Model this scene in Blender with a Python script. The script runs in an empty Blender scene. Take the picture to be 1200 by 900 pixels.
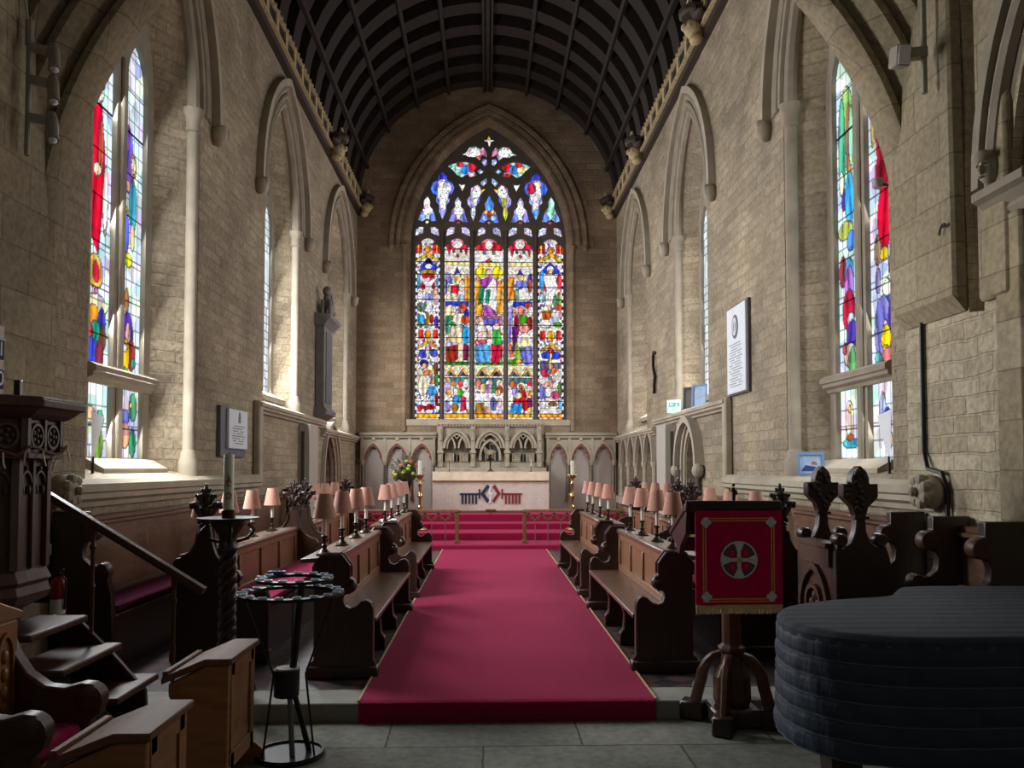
import bpy, bmesh, math, random
import numpy as np
from mathutils import Vector, Matrix
from mathutils.geometry import tessellate_polygon

random.seed(7)
scn = bpy.context.scene
COL = scn.collection
R = math.radians
PI = math.pi
W = 3.15            # half width of the chancel between wall faces
YE = 19.5           # east wall
NZ = -0.115         # nave floor (chancel floor is z = 0)

# ------------------------------------------------------------------ colour
def s2l(c):
    return c / 12.92 if c <= 0.04045 else ((c + 0.055) / 1.055) ** 2.4
def hexc(h):
    h = h.lstrip('#')
    return tuple(s2l(int(h[i:i + 2], 16) / 255) for i in (0, 2, 4))

# ------------------------------------------------------------------ materials
def new_mat(name):
    m = bpy.data.materials.new(name)
    m.use_nodes = True
    nt = m.node_tree
    return m, nt, nt.nodes['Principled BSDF']
def nd(nt, t, **kw):
    n = nt.nodes.new(t)
    for k, v in kw.items():
        setattr(n, k, v)
    return n
def ramp(nt, fac, stops):
    r = nd(nt, 'ShaderNodeValToRGB')
    el = r.color_ramp.elements
    while len(el) < len(stops):
        el.new(0.5)
    for e, (p, c) in zip(el, stops):
        e.position = p
        e.color = (*c, 1)
    nt.links.new(fac, r.inputs[0])
    return r.outputs[0]
def mul(c, k):
    return tuple(min(1.0, x * k) for x in c)
def mat(name, col, rough=0.6, var=0.25, scale=6.0, bump=0.15, metal=0.0, stretch=(1, 1, 1), detail=4, spec=0.5, sheen=0.0):
    m, nt, b = new_mat(name)
    c = hexc(col) if isinstance(col, str) else col
    tc = nd(nt, 'ShaderNodeTexCoord')
    mp = nd(nt, 'ShaderNodeMapping')
    mp.inputs['Scale'].default_value = stretch
    nt.links.new(tc.outputs['Object'], mp.inputs[0])
    n = nd(nt, 'ShaderNodeTexNoise')
    n.inputs['Scale'].default_value = scale
    n.inputs['Detail'].default_value = detail
    nt.links.new(mp.outputs[0], n.inputs['Vector'])
    out = ramp(nt, n.outputs['Fac'], [(0.3, mul(c, 1 - var)), (0.7, mul(c, 1 + var))])
    nt.links.new(out, b.inputs['Base Color'])
    b.inputs['Roughness'].default_value = rough
    b.inputs['Metallic'].default_value = metal
    b.inputs['Specular IOR Level'].default_value = spec
    if sheen:
        b.inputs['Sheen Weight'].default_value = sheen
    if bump:
        bp = nd(nt, 'ShaderNodeBump')
        bp.inputs['Strength'].default_value = bump
        bp.inputs['Distance'].default_value = 0.02
        nt.links.new(n.outputs['Fac'], bp.inputs['Height'])
        nt.links.new(bp.outputs[0], b.inputs['Normal'])
    return m
def stone_mat(name, c1, c2, mortar, bw=0.34, bh=0.14, ms=0.012, bump=0.55, distort=0.035, patch=0.35, plane='side'):
    m, nt, b = new_mat(name)
    tc = nd(nt, 'ShaderNodeTexCoord')
    sp = nd(nt, 'ShaderNodeSeparateXYZ')
    nt.links.new(tc.outputs['Object'], sp.inputs[0])
    ad = nd(nt, 'ShaderNodeMath', operation='ADD')
    nt.links.new(sp.outputs['X'], ad.inputs[0]); nt.links.new(sp.outputs['Y'], ad.inputs[1])
    cb = nd(nt, 'ShaderNodeCombineXYZ')
    nt.links.new(ad.outputs[0], cb.inputs[0])
    nt.links.new(sp.outputs['Z' if plane == 'side' else 'Y'], cb.inputs[1])
    if plane == 'floor':
        nt.links.new(sp.outputs['X'], cb.inputs[0])
    n0 = nd(nt, 'ShaderNodeTexNoise'); n0.inputs['Scale'].default_value = 3.0; n0.inputs['Detail'].default_value = 3
    nt.links.new(tc.outputs['Object'], n0.inputs['Vector'])
    sc = nd(nt, 'ShaderNodeVectorMath', operation='SCALE'); sc.inputs['Scale'].default_value = distort * 2
    nt.links.new(n0.outputs['Color'], sc.inputs[0])
    av = nd(nt, 'ShaderNodeVectorMath', operation='ADD')
    nt.links.new(cb.outputs[0], av.inputs[0]); nt.links.new(sc.outputs[0], av.inputs[1])
    br = nd(nt, 'ShaderNodeTexBrick')
    br.inputs['Color1'].default_value = (*hexc(c1), 1)
    br.inputs['Color2'].default_value = (*hexc(c2), 1)
    br.inputs['Mortar'].default_value = (*hexc(mortar), 1)
    br.inputs['Scale'].default_value = 1.0
    br.inputs['Brick Width'].default_value = bw
    br.inputs['Row Height'].default_value = bh
    br.inputs['Mortar Size'].default_value = ms
    br.inputs['Mortar Smooth'].default_value = 0.4
    br.inputs['Bias'].default_value = 0.0
    nt.links.new(av.outputs[0], br.inputs['Vector'])
    n1 = nd(nt, 'ShaderNodeTexNoise'); n1.inputs['Scale'].default_value = 1.1; n1.inputs['Detail'].default_value = 6
    nt.links.new(tc.outputs['Object'], n1.inputs['Vector'])
    k = ramp(nt, n1.outputs['Fac'], [(0.3, (1 - patch,) * 3), (0.7, (1 + patch * .35, 1 + patch * .3, 1 + patch * .2))])
    n2 = nd(nt, 'ShaderNodeTexNoise'); n2.inputs['Scale'].default_value = 22; n2.inputs['Detail'].default_value = 5
    nt.links.new(tc.outputs['Object'], n2.inputs['Vector'])
    k2 = ramp(nt, n2.outputs['Fac'], [(0.3, (.72,) * 3), (0.65, (1.08,) * 3)])
    mx = nd(nt, 'ShaderNodeMixRGB', blend_type='MULTIPLY'); mx.inputs[0].default_value = 1
    nt.links.new(br.outputs['Color'], mx.inputs[1]); nt.links.new(k, mx.inputs[2])
    m2 = nd(nt, 'ShaderNodeMixRGB', blend_type='MULTIPLY'); m2.inputs[0].default_value = 1
    nt.links.new(mx.outputs[0], m2.inputs[1]); nt.links.new(k2, m2.inputs[2])
    nt.links.new(m2.outputs[0], b.inputs['Base Color'])
    b.inputs['Roughness'].default_value = 0.9
    b.inputs['Specular IOR Level'].default_value = 0.25
    hs = nd(nt, 'ShaderNodeMath', operation='MULTIPLY_ADD')
    hs.inputs[1].default_value = -0.8
    nt.links.new(br.outputs['Fac'], hs.inputs[0]); nt.links.new(n2.outputs['Fac'], hs.inputs[2])
    bp = nd(nt, 'ShaderNodeBump'); bp.inputs['Strength'].default_value = bump; bp.inputs['Distance'].default_value = 0.02
    nt.links.new(hs.outputs[0], bp.inputs['Height'])
    nt.links.new(bp.outputs[0], b.inputs['Normal'])
    return m
def glass_mat(name, strength=1.0):
    m = bpy.data.materials.new(name); m.use_nodes = True
    nt = m.node_tree; nt.nodes.clear()
    a = nd(nt, 'ShaderNodeVertexColor'); a.layer_name = 'glass'
    e = nd(nt, 'ShaderNodeEmission'); e.inputs['Strength'].default_value = strength
    o = nd(nt, 'ShaderNodeOutputMaterial')
    nt.links.new(a.outputs['Color'], e.inputs['Color']); nt.links.new(e.outputs[0], o.inputs['Surface'])
    return m

M = {}
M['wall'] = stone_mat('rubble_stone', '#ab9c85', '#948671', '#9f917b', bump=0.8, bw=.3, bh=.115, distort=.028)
M['wallpale'] = stone_mat('limewashed_lit_rubble', '#c3b69d', '#ab9d84', '#b8ab93', bump=0.8, bw=.3, bh=.125, distort=.028)  # limewash tone, paler still in place of more daylight on the near wall
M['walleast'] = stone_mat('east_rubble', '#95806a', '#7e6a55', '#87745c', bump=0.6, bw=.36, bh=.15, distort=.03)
M['ashlar'] = stone_mat('ashlar_stone', '#a89a80', '#988a70', '#857760', bw=0.62, bh=0.30, ms=.007, bump=0.3, distort=.012, patch=.3)
M['dressed'] = mat('dressed_stone', '#9c917e', .85, .16, 3.5, .2)
M['lime'] = mat('pale_limestone', '#9f9585', .85, .14, 4, .2)
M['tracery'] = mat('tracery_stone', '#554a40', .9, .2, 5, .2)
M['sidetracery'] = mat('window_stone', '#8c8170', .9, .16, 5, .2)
M['greystone'] = mat('grey_carved_stone', '#958a78', .85, .2, 6, .25)
M['flag'] = stone_mat('flagstone', '#83847c', '#72736a', '#4a4a44', bw=1.15, bh=0.8, ms=.008, bump=.25, distort=.02, plane='floor', patch=.4)
M['kerb'] = mat('step_stone', '#7f7f74', .75, .2, 5, .15)
M['oak'] = mat('golden_oak', '#7d573f', .38, .28, 5, .06, stretch=(6, 6, 1))
M['oakh'] = mat('oak_seat', '#654a39', .3, .25, 5, .05, stretch=(6, 1, 6))
M['dark'] = mat('dark_oak', '#301c13', .36, .3, 5, .06, stretch=(6, 6, 1))
M['darkh'] = mat('dark_oak_rail', '#472c1e', .45, .28, 5, .06, stretch=(6, 1, 6), spec=.3)
M['carved'] = mat('carved_black_oak', '#2b1a12', .4, .3, 12, .3)
M['desk'] = mat('prayer_desk_oak', '#8a5c35', .42, .25, 5, .08, stretch=(1, 1, 5))
M['desktop'] = mat('prayer_desk_top', '#6b4a32', .65, .2, 5, .08, stretch=(5, 1, 5), spec=.2)
M['pulpit'] = mat('pulpit_oak', '#50372a', .5, .3, 6, .1, stretch=(5, 5, 1))
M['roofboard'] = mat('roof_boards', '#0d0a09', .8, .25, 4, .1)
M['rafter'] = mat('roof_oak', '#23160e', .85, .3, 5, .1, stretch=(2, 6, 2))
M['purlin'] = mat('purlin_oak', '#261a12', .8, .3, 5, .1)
M['gilt'] = mat('gilded_moulding', '#b09c74', .6, .3, 20, .15)
M['corndark'] = mat('painted_panel', '#15161a', .6, .2, 8, .05)
M['cornred'] = mat('cornice_timber', '#35271f', .7, .2, 8, .05)
M['carpet'] = mat('crimson_carpet', '#86183e', .95, .14, 60, .35, detail=6, spec=.06, sheen=.05)
M['stepcarpet'] = mat('step_carpet', '#8c1a3e', .95, .12, 60, .3, spec=.05, sheen=.06)
M['trimgold'] = mat('carpet_binding', '#b0916a', .7, .1, 20, .05)
M['cushion'] = mat('crimson_cushion', '#8f1f48', .9, .15, 25, .2, spec=.05, sheen=.05)
M['cushion2'] = mat('dark_crimson_cushion', '#44152a', .9, .15, 25, .2, spec=.05)
M['shade'] = mat('pink_lampshade', '#bb8a78', .85, .08, 30, .05)
M['cup'] = mat('pale_glass_cup', '#c3d3e4', .35, .05, 8, 0)
M['candle'] = mat('ivory_candle_tube', '#d9d2c4', .5, .05, 10, .02)
M['bronze'] = mat('dark_bronze', '#3b3028', .3, .3, 15, .05, metal=.7)
M['brass'] = mat('polished_brass', '#b39a63', .25, .15, 10, .03, metal=.9)
M['iron'] = mat('black_iron', '#141416', .45, .2, 12, .1, metal=.3)
M['steel'] = mat('grey_steel', '#6d7175', .4, .1, 10, .03, metal=.6)
M['linen'] = mat('altar_linen', '#c6b8ac', .85, .08, 14, .3)
M['superf'] = mat('superfrontal_silk', '#d9c7ae', .7, .08, 10, .3)
M['band'] = mat('brown_braid', '#7a5a3a', .8, .1, 10, .05)
M['dullred'] = mat('dull_red_stone', '#7d4c45', .85, .2, 10, .2)
M['navy'] = mat('navy_applique', '#1d2440', .8, .1, 10, .05)
M['redapp'] = mat('red_applique', '#7a1a22', .8, .1, 10, .05)
M['banner'] = mat('crimson_banner', '#b80f48', .85, .08, 20, .15, spec=.1)
M['gold'] = mat('gold_embroidery', '#d29a3c', .6, .15, 40, .1)
M['silver'] = mat('silver_embroidery', '#c3cac4', .6, .15, 40, .1)
M['greyemb'] = mat('dark_embroidery', '#45484a', .7, .15, 40, .1)
M['numred'] = mat('light_red_stitching', '#e0526a', .7, .1, 40, .05)
M['fringe'] = mat('gold_fringe', '#c9b27e', .8, .25, 60, .3, stretch=(4, 4, .3))
M['white'] = mat('white_panel', '#d8dade', .6, .05, 8, .03)
M['marble'] = mat('white_marble', '#cfd3da', .5, .05, 5, .03)
M['monument'] = mat('grey_monument_stone', '#716c69', .8, .15, 6, .2)
M['slate'] = mat('grey_slate', '#55555e', .6, .12, 6, .05)
M['ink'] = mat('cut_lettering', '#6f737c', .7, .1, 8, .0)
M['grey'] = mat('grey_paint', '#a39a90', .7, .06, 5, .05)
M['greyd'] = mat('grey_slot', '#4c4640', .8, .1, 5, .05)
M['wax'] = mat('paschal_wax', '#cfd6bd', .5, .05, 8, .02)
M['waxink'] = mat('candle_transfer', '#a03a30', .6, .1, 8, 0)
M['red'] = mat('extinguisher_red', '#8a1414', .35, .1, 8, .02)
M['black'] = mat('black_plastic', '#0e0e10', .5, .1, 8, .03)
M['cover'] = mat('quilted_navy_cover', '#222d3c', .62, .14, 16, .5, spec=.35, stretch=(1, 1, .35))
M['green'] = mat('green_notice', '#8fbf8a', .7, .05, 8, 0)
M['leaf'] = mat('flower_leaf', '#2c4020', .7, .3, 20, .1)
M['lime_f'] = mat('lime_bloom', '#a6b83a', .7, .2, 20, .1)
M['pinkf'] = mat('pink_bloom', '#a0524f', .7, .2, 20, .1)
M['tile'] = None
M['glass'] = glass_mat('stained_glass', 1.0)
M['clear'] = glass_mat('leaded_glass', 1.0)

def tile_mat():
    m, nt, b = new_mat('encaustic_tiles')
    tc = nd(nt, 'ShaderNodeTexCoord'); mp = nd(nt, 'ShaderNodeMapping')
    mp.inputs['Rotation'].default_value = (0, 0, R(45)); mp.inputs['Scale'].default_value = (6.2, 6.2, 6.2)
    nt.links.new(tc.outputs['Object'], mp.inputs[0])
    ck = nd(nt, 'ShaderNodeTexChecker'); ck.inputs['Scale'].default_value = 1
    ck.inputs['Color1'].default_value = (*hexc('#4f3836'), 1); ck.inputs['Color2'].default_value = (*hexc('#26262a'), 1)
    nt.links.new(mp.outputs[0], ck.inputs['Vector'])
    n = nd(nt, 'ShaderNodeTexNoise'); n.inputs['Scale'].default_value = 9
    nt.links.new(tc.outputs['Object'], n.inputs['Vector'])
    k = ramp(nt, n.outputs['Fac'], [(.3, (.7,) * 3), (.7, (1.2,) * 3)])
    mx = nd(nt, 'ShaderNodeMixRGB', blend_type='MULTIPLY'); mx.inputs[0].default_value = 1
    nt.links.new(ck.outputs[0], mx.inputs[1]); nt.links.new(k, mx.inputs[2])
    nt.links.new(mx.outputs[0], b.inputs['Base Color']); b.inputs['Roughness'].default_value = .42
    return m
M['tile'] = tile_mat()

# ------------------------------------------------------------------ mesh builder
OFF = {}
def mpL(u, v, d): return Vector((-W + d, u, v))      # left wall: u along the chancel, d towards the middle
def mpR(u, v, d): return Vector((W - d, u, v))
def mpE(u, v, d): return Vector((u, YE - d, v))      # east wall: d towards the nave
def mpXZ(Y):
    return lambda u, v, d: Vector((u, Y - d, v))
class MB:
    def __init__(s):
        s.bm = bmesh.new()
    def v(s, p):
        return s.bm.verts.new(p)
    def f(s, vs):
        try:
            return s.bm.faces.new(vs)
        except ValueError:
            return None
    def box(s, x0, x1, y0, y1, z0, z1):
        P = [s.v((x, y, z)) for z in (z0, z1) for y in (y0, y1) for x in (x0, x1)]
        for q in ((0, 2, 3, 1), (4, 5, 7, 6), (0, 1, 5, 4), (2, 6, 7, 3), (0, 4, 6, 2), (1, 3, 7, 5)):
            s.f([P[i] for i in q])
        return s
    def mbox(s, mp, u0, u1, v0, v1, d0, d1):
        P = [s.v(mp(u, v, d)) for d in (d0, d1) for v in (v0, v1) for u in (u0, u1)]
        for q in ((0, 2, 3, 1), (4, 5, 7, 6), (0, 1, 5, 4), (2, 6, 7, 3), (0, 4, 6, 2), (1, 3, 7, 5)):
            s.f([P[i] for i in q])
        return s
    def bar(s, a, b, w, h, up=(0, 0, 1)):
        a = Vector(a); b = Vector(b); t = (b - a).normalized(); up = Vector(up)
        n = t.cross(up)
        if n.length < 1e-4: n = t.cross(Vector((1, 0, 0)))
        n.normalize(); m = n.cross(t)
        P = [s.v(c + n * (i * w / 2) + m * (j * h / 2)) for c in (a, b) for j in (-1, 1) for i in (-1, 1)]
        for q in ((0, 2, 3, 1), (4, 5, 7, 6), (0, 1, 5, 4), (2, 6, 7, 3), (0, 4, 6, 2), (1, 3, 7, 5)):
            s.f([P[i] for i in q])
        return s
    def prism(s, pts, mp, d0, d1):
        A = [s.v(mp(u, v, d0)) for u, v in pts]; B = [s.v(mp(u, v, d1)) for u, v in pts]
        tri = tessellate_polygon([[Vector((u, v, 0)) for u, v in pts]])
        for t in tri:
            s.f([A[i] for i in t]); s.f([B[i] for i in reversed(t)])
        n = len(pts)
        for i in range(n):
            j = (i + 1) % n
            s.f([A[i], A[j], B[j], B[i]])
        return s
    def plate(s, outer, holes, mp, d0, d1, back=True, hole_sides=True):
        loops = [outer] + holes
        tri = tessellate_polygon([[Vector((u, v, 0)) for u, v in L] for L in loops])
        flat = [p for L in loops for p in L]
        A = [s.v(mp(u, v, d0)) for u, v in flat]
        B = [s.v(mp(u, v, d1)) for u, v in flat] 
        for t in tri:
            s.f([A[i] for i in t])
            if back: s.f([B[i] for i in reversed(t)])
        k = 0
        for li, L in enumerate(loops):
            n = len(L)
            if li == 0 or hole_sides:
                for i in range(n):
                    j = (i + 1) % n
                    s.f([A[k + i], A[k + j], B[k + j], B[k + i]])
            k += n
        return s
    def band(s, A2, B2, mp, d0, d1, closed=False):
        n = len(A2)
        V = [[s.v(mp(*p, d)) for p in L] for d in (d0, d1) for L in (A2, B2)]
        m = n if closed else n - 1
        for i in range(m):
            j = (i + 1) % n
            a0, b0, a1, b1 = V
            s.f([a0[i], a0[j], b0[j], b0[i]]); s.f([a1[i], b1[i], b1[j], a1[j]])
            s.f([a0[i], a1[i], a1[j], a0[j]]); s.f([b0[i], b0[j], b1[j], b1[i]])
        if not closed:
            for i in (0, n - 1):
                s.f([V[0][i], V[1][i], V[3][i], V[2][i]])
        return s
    def loft(s, rings, closed=True, caps=False):
        V = [[s.v(p) for p in r] for r in rings]
        n = len(V[0])
        for a, b in zip(V, V[1:]):
            for i in range(n if closed else n - 1):
                j = (i + 1) % n
                s.f([a[i], a[j], b[j], b[i]])
        if caps:
            s.f(list(reversed(V[0]))); s.f(V[-1])
        return s
    def lathe(s, prof, c=(0, 0, 0), n=14, ax='Z', a0=0, sq=False):
        rings = []
        for r, z in prof:
            ring = []
            for i in range(n):
                t = a0 + 2 * PI * i / n
                x, y = r * math.cos(t), r * math.sin(t)
                p = (x, y, z) if ax == 'Z' else ((z, x, y) if ax == 'X' else (x, z, y))
                ring.append(Vector(c) + Vector(p))
            rings.append(ring)
        return s.loft(rings, True, True)
    def tube(s, path, r, n=8, caps=True):
        path = [Vector(p) for p in path]
        rs = r if isinstance(r, (list, tuple)) else [r] * len(path)
        rings = []; prev = None
        for i, p in enumerate(path):
            t = (path[min(i + 1, len(path) - 1)] - path[max(i - 1, 0)]).normalized()
            if prev is None:
                a = t.cross(Vector((0, 0, 1)))
                if a.length < 1e-3: a = t.cross(Vector((1, 0, 0)))
            else:
                a = prev - t * prev.dot(t)
            a.normalize(); prev = a; b = t.cross(a)
            rings.append([p + (a * math.cos(2 * PI * k / n) + b * math.sin(2 * PI * k / n)) * rs[i] for k in range(n)])
        return s.loft(rings, True, caps)
    def ball(s, c, r, n=10, rot=None):
        r = (r, r, r) if isinstance(r, (int, float)) else r
        mt = Matrix.Translation(c) @ (rot or Matrix.Identity(4)) @ Matrix.Diagonal((*r, 1))
        bmesh.ops.create_uvsphere(s.bm, u_segments=n, v_segments=max(5, n // 2 + 1), radius=1, matrix=mt)
        return s
    def build(s, name, m, parent=None, smooth=35, bevel=0, kind=None, label=None, seg=1):
        bmesh.ops.recalc_face_normals(s.bm, faces=s.bm.faces)
        if parent is not None:
            o = OFF.get(parent.name)
            if o is not None:
                bmesh.ops.translate(s.bm, verts=s.bm.verts, vec=-o)
        me = bpy.data.meshes.new(name)
        s.bm.to_mesh(me); s.bm.free()
        if smooth:
            me.shade_smooth(); me.set_sharp_from_angle(angle=R(smooth))
        me.materials.append(M[m] if isinstance(m, str) else m)
        ob = bpy.data.objects.new(name, me); COL.objects.link(ob)
        if parent is not None:
            ob.parent = parent
            if parent.name in OFF: OFF[ob.name] = OFF[parent.name]
        if bevel:
            b = ob.modifiers.new('edge', 'BEVEL'); b.width = bevel; b.segments = seg; b.limit_method = 'ANGLE'; b.angle_limit = R(40)
        if kind: ob['kind'] = kind
        if label: ob['label'] = label
        return ob
def thing(name, label, cat, loc=(0, 0, 0), rz=0, group=None, world=False, kind=None):
    """an Empty at the thing's base; with world=True its parts are given in world coordinates"""
    o = bpy.data.objects.new(name, None); COL.objects.link(o)
    o.empty_display_size = .1
    o.location = loc; o.rotation_euler = (0, 0, rz)
    tag(o, label, cat, group, kind)
    if world:
        OFF[o.name] = Vector(loc)
    return o
def tag(o, label=None, cat=None, group=None, kind=None):
    if label: o['label'] = label
    if cat: o['category'] = cat
    if group: o['group'] = group
    if kind: o['kind'] = kind
    return o
def copy_tree(o, parent=None):
    c = o.copy(); COL.objects.link(c)
    if parent is not None: c.parent = parent
    for ch in list(o.children):
        copy_tree(ch, c)
    return c

def text_mesh(name, body, size, loc, rot, m, parent, ext=.002):
    cu = bpy.data.curves.new(name, 'FONT'); cu.body = body; cu.size = size; cu.extrude = ext; cu.align_x = 'CENTER'; cu.align_y = 'CENTER'
    o = bpy.data.objects.new(name, cu)
    me = bpy.data.meshes.new_from_object(o); me.name = name
    bpy.data.objects.remove(o); bpy.data.curves.remove(cu)
    ob = bpy.data.objects.new(name, me); COL.objects.link(ob)
    me.materials.clear(); me.materials.append(M[m]); ob.parent = parent
    ob.location = loc; ob.rotation_euler = rot
    return ob

# ------------------------------------------------------------------ arch outlines
def arc_pts(a, h, n=14, cx=0.0, v0=0.0):
    """pointed arch (or round when h <= a) of half width a and rise h, left to right"""
    out = []
    if h > a * 1.001:
        c = (h * h - a * a) / (2 * a); r = a + c
        t1 = math.acos(c / r)
        L = [(c - r * math.cos(t1 * i / n), r * math.sin(t1 * i / n)) for i in range(n + 1)]
    else:
        L = [(-a * math.cos(PI / 2 * i / n), h * math.sin(PI / 2 * i / n)) for i in range(n + 1)]
    out = L + [(-x, y) for x, y in reversed(L[:-1])]
    return [(cx + x, v0 + y) for x, y in out]
def arch_outline(cx, a, v0, vs, h, n=14):
    """closed outline: sill v0, springing vs, rise h"""
    return [(cx - a, v0)] + arc_pts(a, h, n, cx, vs) + [(cx + a, v0)]
def open_arch(cx, a, v0, vs, h, n=14):
    return [(cx - a, v0)] + arc_pts(a, h, n, cx, vs) + [(cx + a, v0)]
def cusped(cx, a, v0, vs, h, n=7):
    """trefoil headed outline"""
    P = [(cx - a, v0), (cx - a, vs)]
    for i in range(1, n):
        t = i / n
        P.append((cx - a + a * .46 * (1 - math.cos(t * PI * .5)), vs + h * .42 * math.sin(t * PI * .5)))
    P.append((cx - a * .52, vs + h * .40))
    L = arc_pts(a * .60, h * .62, n, cx, vs + h * .38)
    P += [p for p in L[2:-2]]
    P.append((cx + a * .52, vs + h * .40))
    for i in range(n - 1, 0, -1):
        t = i / n
        P.append((cx + a - a * .46 * (1 - math.cos(t * PI * .5)), vs + h * .42 * math.sin(t * PI * .5)))
    P += [(cx + a, vs), (cx + a, v0)]
    return P
def ell(cx, cy, rx, ry, n=14, rot=0):
    c, s_ = math.cos(rot), math.sin(rot)
    return [(cx + rx * math.cos(t) * c - ry * math.sin(t) * s_, cy + rx * math.cos(t) * s_ + ry * math.sin(t) * c)
            for t in [2 * PI * i / n for i in range(n)]]

# ------------------------------------------------------------------ camera
cam = bpy.data.cameras.new('camera'); camo = bpy.data.objects.new('camera', cam); COL.objects.link(camo)
cam.sensor_width = 36; cam.lens = 28.5; cam.shift_y = 0.0521
camo.location = (0, 0, 1.5); camo.rotation_euler = (R(90 + 2.2), 0, R(-1.75))
cam.clip_end = 200
scn.camera = camo
scn.view_settings.view_transform = 'Standard'; scn.view_settings.look = 'None'
scn.view_settings.gamma = 1; scn.view_settings.use_curve_mapping = False
# ================================================================== THE SETTING
def struct(name, mb, m, parent=None, **k):
    return mb.build(name, m, parent, kind=None if parent else 'structure', **k)
def sroot(name, loc=(0, 0, 0)):
    o = bpy.data.objects.new(name, None); COL.objects.link(o); o.location = loc; o['kind'] = 'structure'
    return o

# floors
struct('floor', MB().box(-7, 7, -4, 5.27, -.4, NZ), 'flag')
struct('floor_kerb', MB().box(-3.4, 3.4, 5.27, 5.60, -.4, 0), 'kerb', bevel=.008)
struct('floor_chancel', MB().box(-4.2, 4.2, 5.60, 15.0, -.4, 0), 'tile')
for i, (y0, z) in enumerate([(15.0, .09), (16.0, .235), (16.9, .36), (17.5, .52)]):
    struct('floor_sanctuary', MB().box(-3.6, 3.6, y0, 20.0, -.4 if i == 0 else z - .2, z), 'stepcarpet', bevel=.02, seg=2)

# side walls -----------------------------------------------------------------
def side_wall(name, mp, wins, niches, y0, y1, m='wall'):
    mb = MB()
    holes = [w['out'] for w in wins] + [n[0] for n in niches]
    outer = [(y0, -.4), (y1, -.4), (y1, 8.05), (y0, 8.05)]
    mb.plate(outer, holes, mp, 0, -.9, hole_sides=False)
    for w in wins:
        mb.loft([[mp(u, v, 0) for u, v in w['out']], [mp(u, v, -.36) for u, v in w['inn']], [mp(u, v, -.9) for u, v in w['inn']]])
    for o, dep in niches:
        cu = sum(p[0] for p in o) / len(o)
        A = [mp(u, v, 0) for u, v in o]; B = [mp(u, v, -dep) for u, v in o]
        mb.loft([A, B])
        mb.prism(o, mp, -dep, -dep - .05)
    return struct(name, mb, m)
def rec(c, a, v0, vs, h, ci=None, ai=.70, vi0=None, vsi=5.3, hi=1.3, near=None):
    ci = c if ci is None else ci
    return dict(c=c, a=a, vs=vs, h=h, v0=v0, ci=ci, ai=ai, vi0=v0 + .1 if vi0 is None else vi0, vsi=vsi, hi=hi,
                out=arch_outline(c, a, v0, vs, h, 12), inn=arch_outline(ci, ai, v0 + .1 if vi0 is None else vi0, vsi, hi, 12))
WL = [rec(7.66, 1.20, 1.42, 5.40, 1.95, 7.77), rec(12.52, 1.07, 2.42, 5.45, 1.80, 12.6, vi0=2.62), rec(17.15, 1.2, 2.30, 5.45, 1.75, 17.05, vi0=2.6)]
WR = [rec(7.31, 1.11, 1.42, 5.35, 1.95, 7.45), rec(12.46, 1.04, 2.42, 5.40, 1.80, 12.5, vi0=2.62), rec(16.98, 1.1, 2.30, 5.40, 1.75, 16.9, vi0=2.6)]
door_l = arch_outline(16.35, .62, 0, 1.35, .78, 8)
door_r = arch_outline(12.38, .36, 0, 1.55, .55, 8)
nave_arch = arch_outline(3.55, 1.17, -.115, 3.20, 1.7, 10)
groove = [(5.01, 2.5), (5.17, 2.52), (5.19, 3.4), (5.165, 3.9), (5.2, 4.6), (5.19, 6.5), (5.04, 6.5), (5.0, 4.7), (5.03, 3.8), (4.99, 3.0)]
sed = [arch_outline(u, .40, .9, 1.62, .62, 8) for u in (15.50, 16.42, 17.34, 18.26)]
side_wall('wall_left', mpL, WL, [(door_l, .55)], 5.98, YE + .4)
side_wall('wall_right', mpR, WR, [(door_r, .5)] + [(s_, .3) for s_ in sed], 5.98, YE + .4)
side_wall('wall_left', mpL, [], [], -1.0, 5.98, 'ashlar')
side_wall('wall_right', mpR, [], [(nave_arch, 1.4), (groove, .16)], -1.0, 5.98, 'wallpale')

# projecting respond, broken off with a sloping corbel, on the right wall
mb = MB()
prof = [(5.20, 6.4), (5.17, 2.52), (5.98, 2.52), (5.98, 6.4)]
A = [mpR(u, v, .0) for u, v in prof]; B = [mpR(u, v + (.12 if v < 3 else 0), .10) for u, v in prof]
mb.loft([A, B], True, True)
mb.mbox(mpR, 4.70, 5.0, 2.55, 6.4, -.01, .05)
struct('trim_respond', mb, 'ashlar', bevel=.02)

# chancel arch --------------------------------------------------------------
mb = MB()
prof = [(0, 6.06), (0, 5.86), (.04, 5.80), (.09, 5.80), (.12, 5.85), (.15, 5.74), (.20, 5.66), (.26, 5.67), (.28, 5.76), (.30, 5.62),
        (.35, 5.55), (.41, 5.56), (.43, 5.66), (.46, 5.5), (.9, 5.5), (.9, 6.06)]
N = 26; tm = math.acos(-.2 / 2.95)
for sgn in (1, -1):
    rings = []
    for i in range(N + 1):
        t = tm * i / N
        rings.append([(sgn * (.2 + (2.95 + dr) * math.cos(t)) if i < N else sgn * 0.0, y, 3.1 + (2.95 + dr) * math.sin(t)) for dr, y in prof])
    mb.loft(rings, True, False)
arch_o = [(-4.05, 3.0)] + [(-(.2 + 3.8 * math.cos(t)), 3.1 + 3.8 * math.sin(t)) for t in [PI / 2 * i / 12 for i in range(13)]]
arch_o += [(-x, z) for x, z in reversed(arch_o)]
outl = arch_o + [(4.05, 11.6), (-4.05, 11.6)]
mb.prism(outl, mpXZ(6.06), 0, .56)
struct('wall_west', mb, 'ashlar')

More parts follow.
